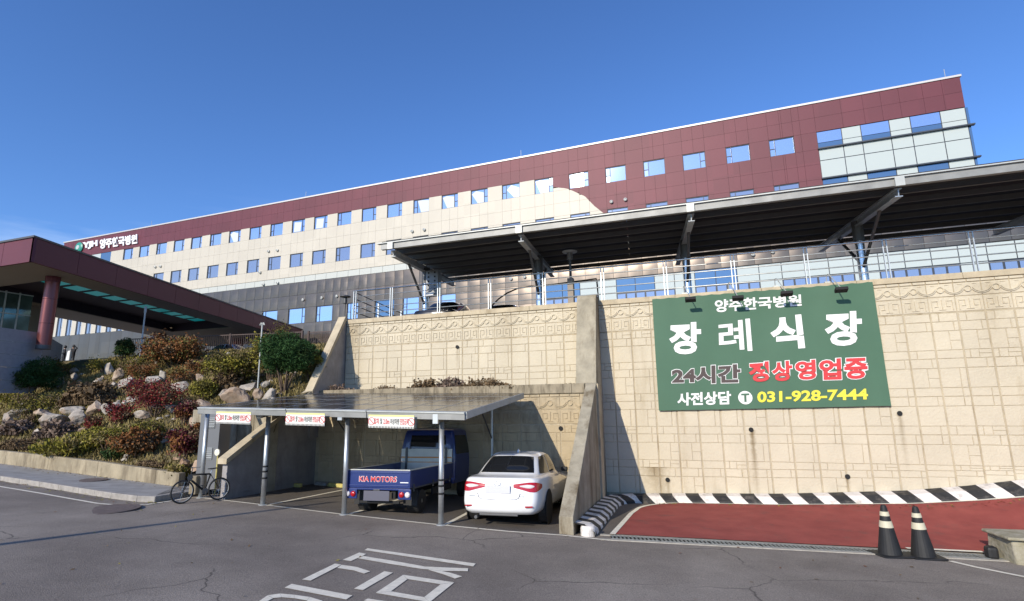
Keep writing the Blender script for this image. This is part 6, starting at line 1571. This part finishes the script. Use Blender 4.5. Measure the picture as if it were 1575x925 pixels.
for nm_, x in (('front_wheel', 0), ('rear_wheel', 1.05)):
    mb = MB(); torus(mb, (x, 0, WR), WR-.024, .025, (0, 1, 0)); w_ = part(nm_, mb, M['rubber'], bk, local=True, smooth=True)
    mb = MB(); torus(mb, (x, 0, WR), WR-.045, .009, (0, 1, 0)); part('rim', mb, M['galvdull'], w_, local=True, smooth=True)
    mb = MB()
    for k in range(18):
        a = 2*PI*k/18; mb.tube([(x, .02*(-1)**k, WR), (x+math.cos(a)*(WR-.05), 0, WR+math.sin(a)*(WR-.05))], .0016, 4, cap=False)
    part('spokes', mb, M['chrome'], w_, local=True, kind='stuff'); mb = MB(); mb.tube([(x, -.05, WR), (x, .05, WR)], .022, 10); part('hub', mb, M['darksteel'], w_, local=True)
mb = MB(); bb = (.62, 0, .30); st_ = (.76, 0, .78); hd = (.20, 0, .80); hd2 = (.17, 0, .68)
for a, b, r_ in ((bb, st_, .024), (bb, hd2, .030), (st_, hd, .024), (bb, (1.05, 0, WR), .012), (st_, (1.05, 0, WR), .010), (hd2, (.215, 0, .86), .022)): mb.tube([a, b], r_, 10)
part('frame', mb, M['black'], bk, local=True, smooth=True)
mb = MB()
for s_ in (-1, 1): mb.tube([(0, s_*.05, WR), (.16, s_*.05, .62)], .014, 8)
mb.tube([(.16, -.05, .62), (.16, .05, .62)], .018, 8); part('fork', mb, M['black'], bk, local=True)
mb = MB(); mb.tube([(.215, 0, .86), (.23, 0, .97)], .014, 8); mb.tube([(.34, -.28, 1.00), (.25, -.14, 1.0), (.22, 0, .98), (.25, .14, 1.0), (.34, .28, 1.00)], .012, 8); part('handlebar', mb, M['darksteel'], bk, local=True)
mb = MB(); mb.tube([st_, (.79, 0, .90)], .013, 8); part('seat_post', mb, M['galv'], bk, local=True)
mb = MB(); mb.mesh([(.66, -.02, .92), (.66, .02, .92), (.80, .06, .91), (.93, .08, .93), (.93, -.08, .93), (.80, -.06, .91), (.66, 0, .95), (.80, 0, .955), (.93, 0, .965)], [(0, 1, 2, 5), (5, 2, 3, 4), (1, 6, 7, 2), (2, 7, 8, 3), (0, 5, 7, 6), (5, 4, 8, 7), (3, 8, 4), (0, 6, 1)]); part('saddle', mb, M['black'], bk, local=True, bevel=.01)
mb = MB(); mb.lathe((.62, -.06, .30), [(.09, 0), (.09, .006)], 20, axis='y'); mb.tube([(.62, -.08, .30), (.66, -.08, .14)], .010, 6); mb.tube([(.62, .08, .30), (.58, .08, .46)], .010, 6); mb.box(.62, .70, -.17, -.09, .125, .145); mb.box(.54, .62, .09, .17, .45, .47); part('crankset', mb, M['darksteel'], bk, local=True)
mb = MB()
for s_ in (0, 1): mb.tube([(.88-.0*s_, .05, .30), (.93, .10, .02)], .008, 6)
part('kickstand', mb, M['galv'], bk, local=True)
mb = MB(); mb.lathe((.16, -.06, .72), [(.09, 0), (.09, .002)], 6, axis='y'); mb.tube([(.1, -.06, .85), (.13, -.05, .62), (.16, -.05, .5)], .006, 6); part('cables', mb, M['darksteel'], bk, local=True)

# ---------------------------------------------------------------- traffic cones, block
def cone(loc, label, rz_=0, tilt_=0):
    t = thing('traffic_cone', loc, label, 'traffic cone', 'traffic cones beside the drain', rz=rz_)
    mb = MB(); mb.box(-.19, .19, -.19, .19, 0, .03); part('base', mb, M['rubber'], t, local=True, bevel=.02)
    prof_ = lambda z: .135-(z-.03)*(.135-.033)/.66
    mb = MB(); mb.lathe((0, 0, 0), [(prof_(z), z) for z in (.03, .2, .40)]+[(prof_(.4), .4)], 24); mb.lathe((0, 0, 0), [(prof_(.48), .48), (prof_(.56), .56)], 24); mb.lathe((0, 0, 0), [(prof_(.61), .61), (prof_(.68), .68), (.028, .70), (.02, .705)], 24); part('body', mb, M['rubber'], t, local=True, smooth=False)
    for z0, z1 in ((.395, .485), (.555, .615)):
        mb = MB(); mb.lathe((0, 0, 0), [(prof_(z0)+.003, z0), (prof_(z1)+.003, z1)], 24); part('reflective_band', mb, M['reflect'], t, local=True)
    t.rotation_euler = (0, tilt_, rz_); return t
a = on_ground(1369.5, 854.5); b = on_ground(1421, 857.5)
sc_ = 1.0
c1 = cone(a, 'black traffic cone with two white bands, the left one of the pair', .35, -.01); c2 = cone(b, 'black traffic cone with two white bands, the right one nearer the mossy block', .2, -.03)
for c in (c1, c2): c.scale = (1.42, 1.42, 1.24)
bl = on_ground(1563, 868); t = thing('concrete_block', (bl.x, bl.y, gz(bl.x, bl.y)), 'mossy concrete block at the right edge beside the drain end', 'block')
mb = MB(); x, y, z = bl.x, bl.y, gz(bl.x, bl.y)
mb.hexa([(x, y-.05, z-.1), (x+1.8, y-.35, z-.1), (x+2.0, y+.50, z-.1), (x-.12, y+.72, z-.1), (x-.02, y-.03, z+.40), (x+1.8, y-.35, z+.45), (x+1.9, y+.45, z+.45), (x-.12, y+.66, z+.38)])
part('block_body', mb, M['moss'], t, bevel=.035)
mb = MB(); mb.hexa([(x-.10, y-.12, z+.405), (x+1.85, y-.42, z+.455), (x+1.95, y+.5, z+.455), (x-.18, y+.70, z+.385), (x-.10, y-.12, z+.46), (x+1.85, y-.42, z+.52), (x+1.95, y+.5, z+.52), (x-.18, y+.70, z+.44)]); part('block_cap', mb, M['moss'], t, bevel=.02)
mb = MB(); mb.box(-.09, .09, -.1, .1, 0, .22); o = single('rubber_lump', mb, M['rubber'], 'black rubber lump against the end of the mossy block', 'rubber block', bevel=.05); o.location = (x-.22, y+.30, gz(x-.2, y+.3))

# ---------------------------------------------------------------- two people on the forecourt
def person(loc, rz_, label, pose, mats_):
    t = thing('person', loc, label, 'person', rz=rz_)
    J = dict(pel=(0, 0, .95), chest=(0, .0, 1.32), neck=(0, 0, 1.47), head=(0, .01, 1.54))
    V = [(0, 0, .95), (0, 0, 1.12), (0, 0, 1.33), (0, 0, 1.46), (0, .01, 1.55), (0, .01, 1.66)]; R_ = [.15, .14, .165, .055, .085, .08]; E_ = [(0, 1), (1, 2), (2, 3), (3, 4), (4, 5)]
    def chain(root, pts_, rad):
        pr = root
        for p, r_ in zip(pts_, rad): V.append(p); R_.append(r_); E_.append((pr, len(V)-1)); pr = len(V)-1
    for s_ in (-1, 1):
        chain(0, [(s_*.10, 0, .86), (s_*.11, .02, .48), (s_*.12, -.02, .09), (s_*.12, .12, .04)], [.085, .06, .042, .035])
    for s_, key in ((-1, 'left'), (1, 'right')):
        if pose.get(key) == 'up': pts_ = [(s_*.19, 0, 1.40), (s_*.38, .10, 1.46), (s_*.18, .14, 1.64), (s_*.11, .12, 1.68)]
        elif pose.get(key) == 'front': pts_ = [(s_*.19, 0, 1.40), (s_*.25, .02, 1.14), (s_*.14, .24, 1.12), (s_*.06, .28, 1.14)]
        else: pts_ = [(s_*.19, 0, 1.40), (s_*.25, -.02, 1.12), (s_*.26, .04, .88), (s_*.26, .06, .80)]
        chain(2, pts_, [.06, .045, .033, .035])
    me = bpy.data.meshes.new('body'); me.from_pydata(V, E_, []); sk_ = me.skin_vertices.new() if hasattr(me, 'skin_vertices') and False else None
    o = link('body', me, t); md = o.modifiers.new('skin', 'SKIN'); 
    for i, r_ in enumerate(R_): me.skin_vertices[0].data[i].radius = (r_, r_*.8)
    me.skin_vertices[0].data[0].use_root = True; sb = o.modifiers.new('sub', 'SUBSURF'); sb.levels = sb.render_levels = 1
    dg = bpy.context.evaluated_depsgraph_get(); dg.update(); m2 = bpy.data.meshes.new_from_object(o.evaluated_get(dg)); o.modifiers.clear(); o.data = m2; m2.name = 'body'
    m2.materials.clear()
    for k in ('skin', mats_[0], mats_[1]): m2.materials.append(M[k])
    for f in m2.polygons:
        z = f.center.z; f.material_index = 0 if z > 1.47 and abs(f.center.x) < .12 else (2 if z < .93 and abs(f.center.x) < .23 else 1); f.use_smooth = True
    mb = MB(); mb.lathe((0, -.01, 1.53), [(.085, .0), (.100, .06), (.098, .13), (.07, .19), (.02, .215)], 16); part('hair', mb, M['hair'], t, local=True, smooth=True)
    return t
for px, rz_, lb_, pose, mt in ((99.5, PI*.9, 'person in dark clothes standing with their back turned near the granite wall', {'left': 'front'}, ('clothblack', 'clothblack')), (112.5, PI*1.1, 'person in a black top raising one hand to the head', {'left': 'up', 'right': 'front'}, ('clothblack', 'clothblack'))):
    p = at_y(px, 540, 27.5); q = person((p.x, 27.5, 3.16), rz_, lb_, pose, mt)
p = at_y(106, 549, 27.0); t = thing('white_bag', (p.x, 27.0, 3.16), 'white bag held between the two dark clothed people', 'bag')
mb = MB(); mb.hexa([(p.x-.20, 26.9, 3.6), (p.x+.18, 26.9, 3.6), (p.x+.18, 27.1, 3.6), (p.x-.20, 27.1, 3.6), (p.x-.12, 26.92, 4.38), (p.x+.16, 26.92, 4.38), (p.x+.16, 27.08, 4.38), (p.x-.12, 27.08, 4.38)]); part('bag_body', mb, M['clothwhite'], t, bevel=.05)
mb = MB(); mb.tube([(p.x-.08, 27, 4.35), (p.x-.04, 27, 4.52), (p.x+.06, 27, 4.52), (p.x+.10, 27, 4.35)], .012, 6); part('handle', mb, M['clothwhite'], t)

# utility pole to the left of the frame (its long shadow crosses the road)
g0_ = on_ground(-10, 839); sd2 = Vector((math.sin(SUN_AZ), math.cos(SUN_AZ)))
pb_ = Vector((g0_.x, g0_.y))-sd2*10.5
t = thing('utility_pole', (pb_.x, pb_.y, gz(*pb_)), 'concrete utility pole on the near side of the road, left of the photo', 'pole')
mb = MB(); mb.tube([(pb_.x, pb_.y, gz(*pb_)), (pb_.x, pb_.y, gz(*pb_)+7.2)], [.15, .06], 14); part('shaft', mb, M['conc_formed'], t)
mb = MB(); mb.tube([(pb_.x-.5, pb_.y, gz(*pb_)+6.7), (pb_.x+.5, pb_.y, gz(*pb_)+6.7)], .035, 8); part('crossarm', mb, M['galvdull'], t)
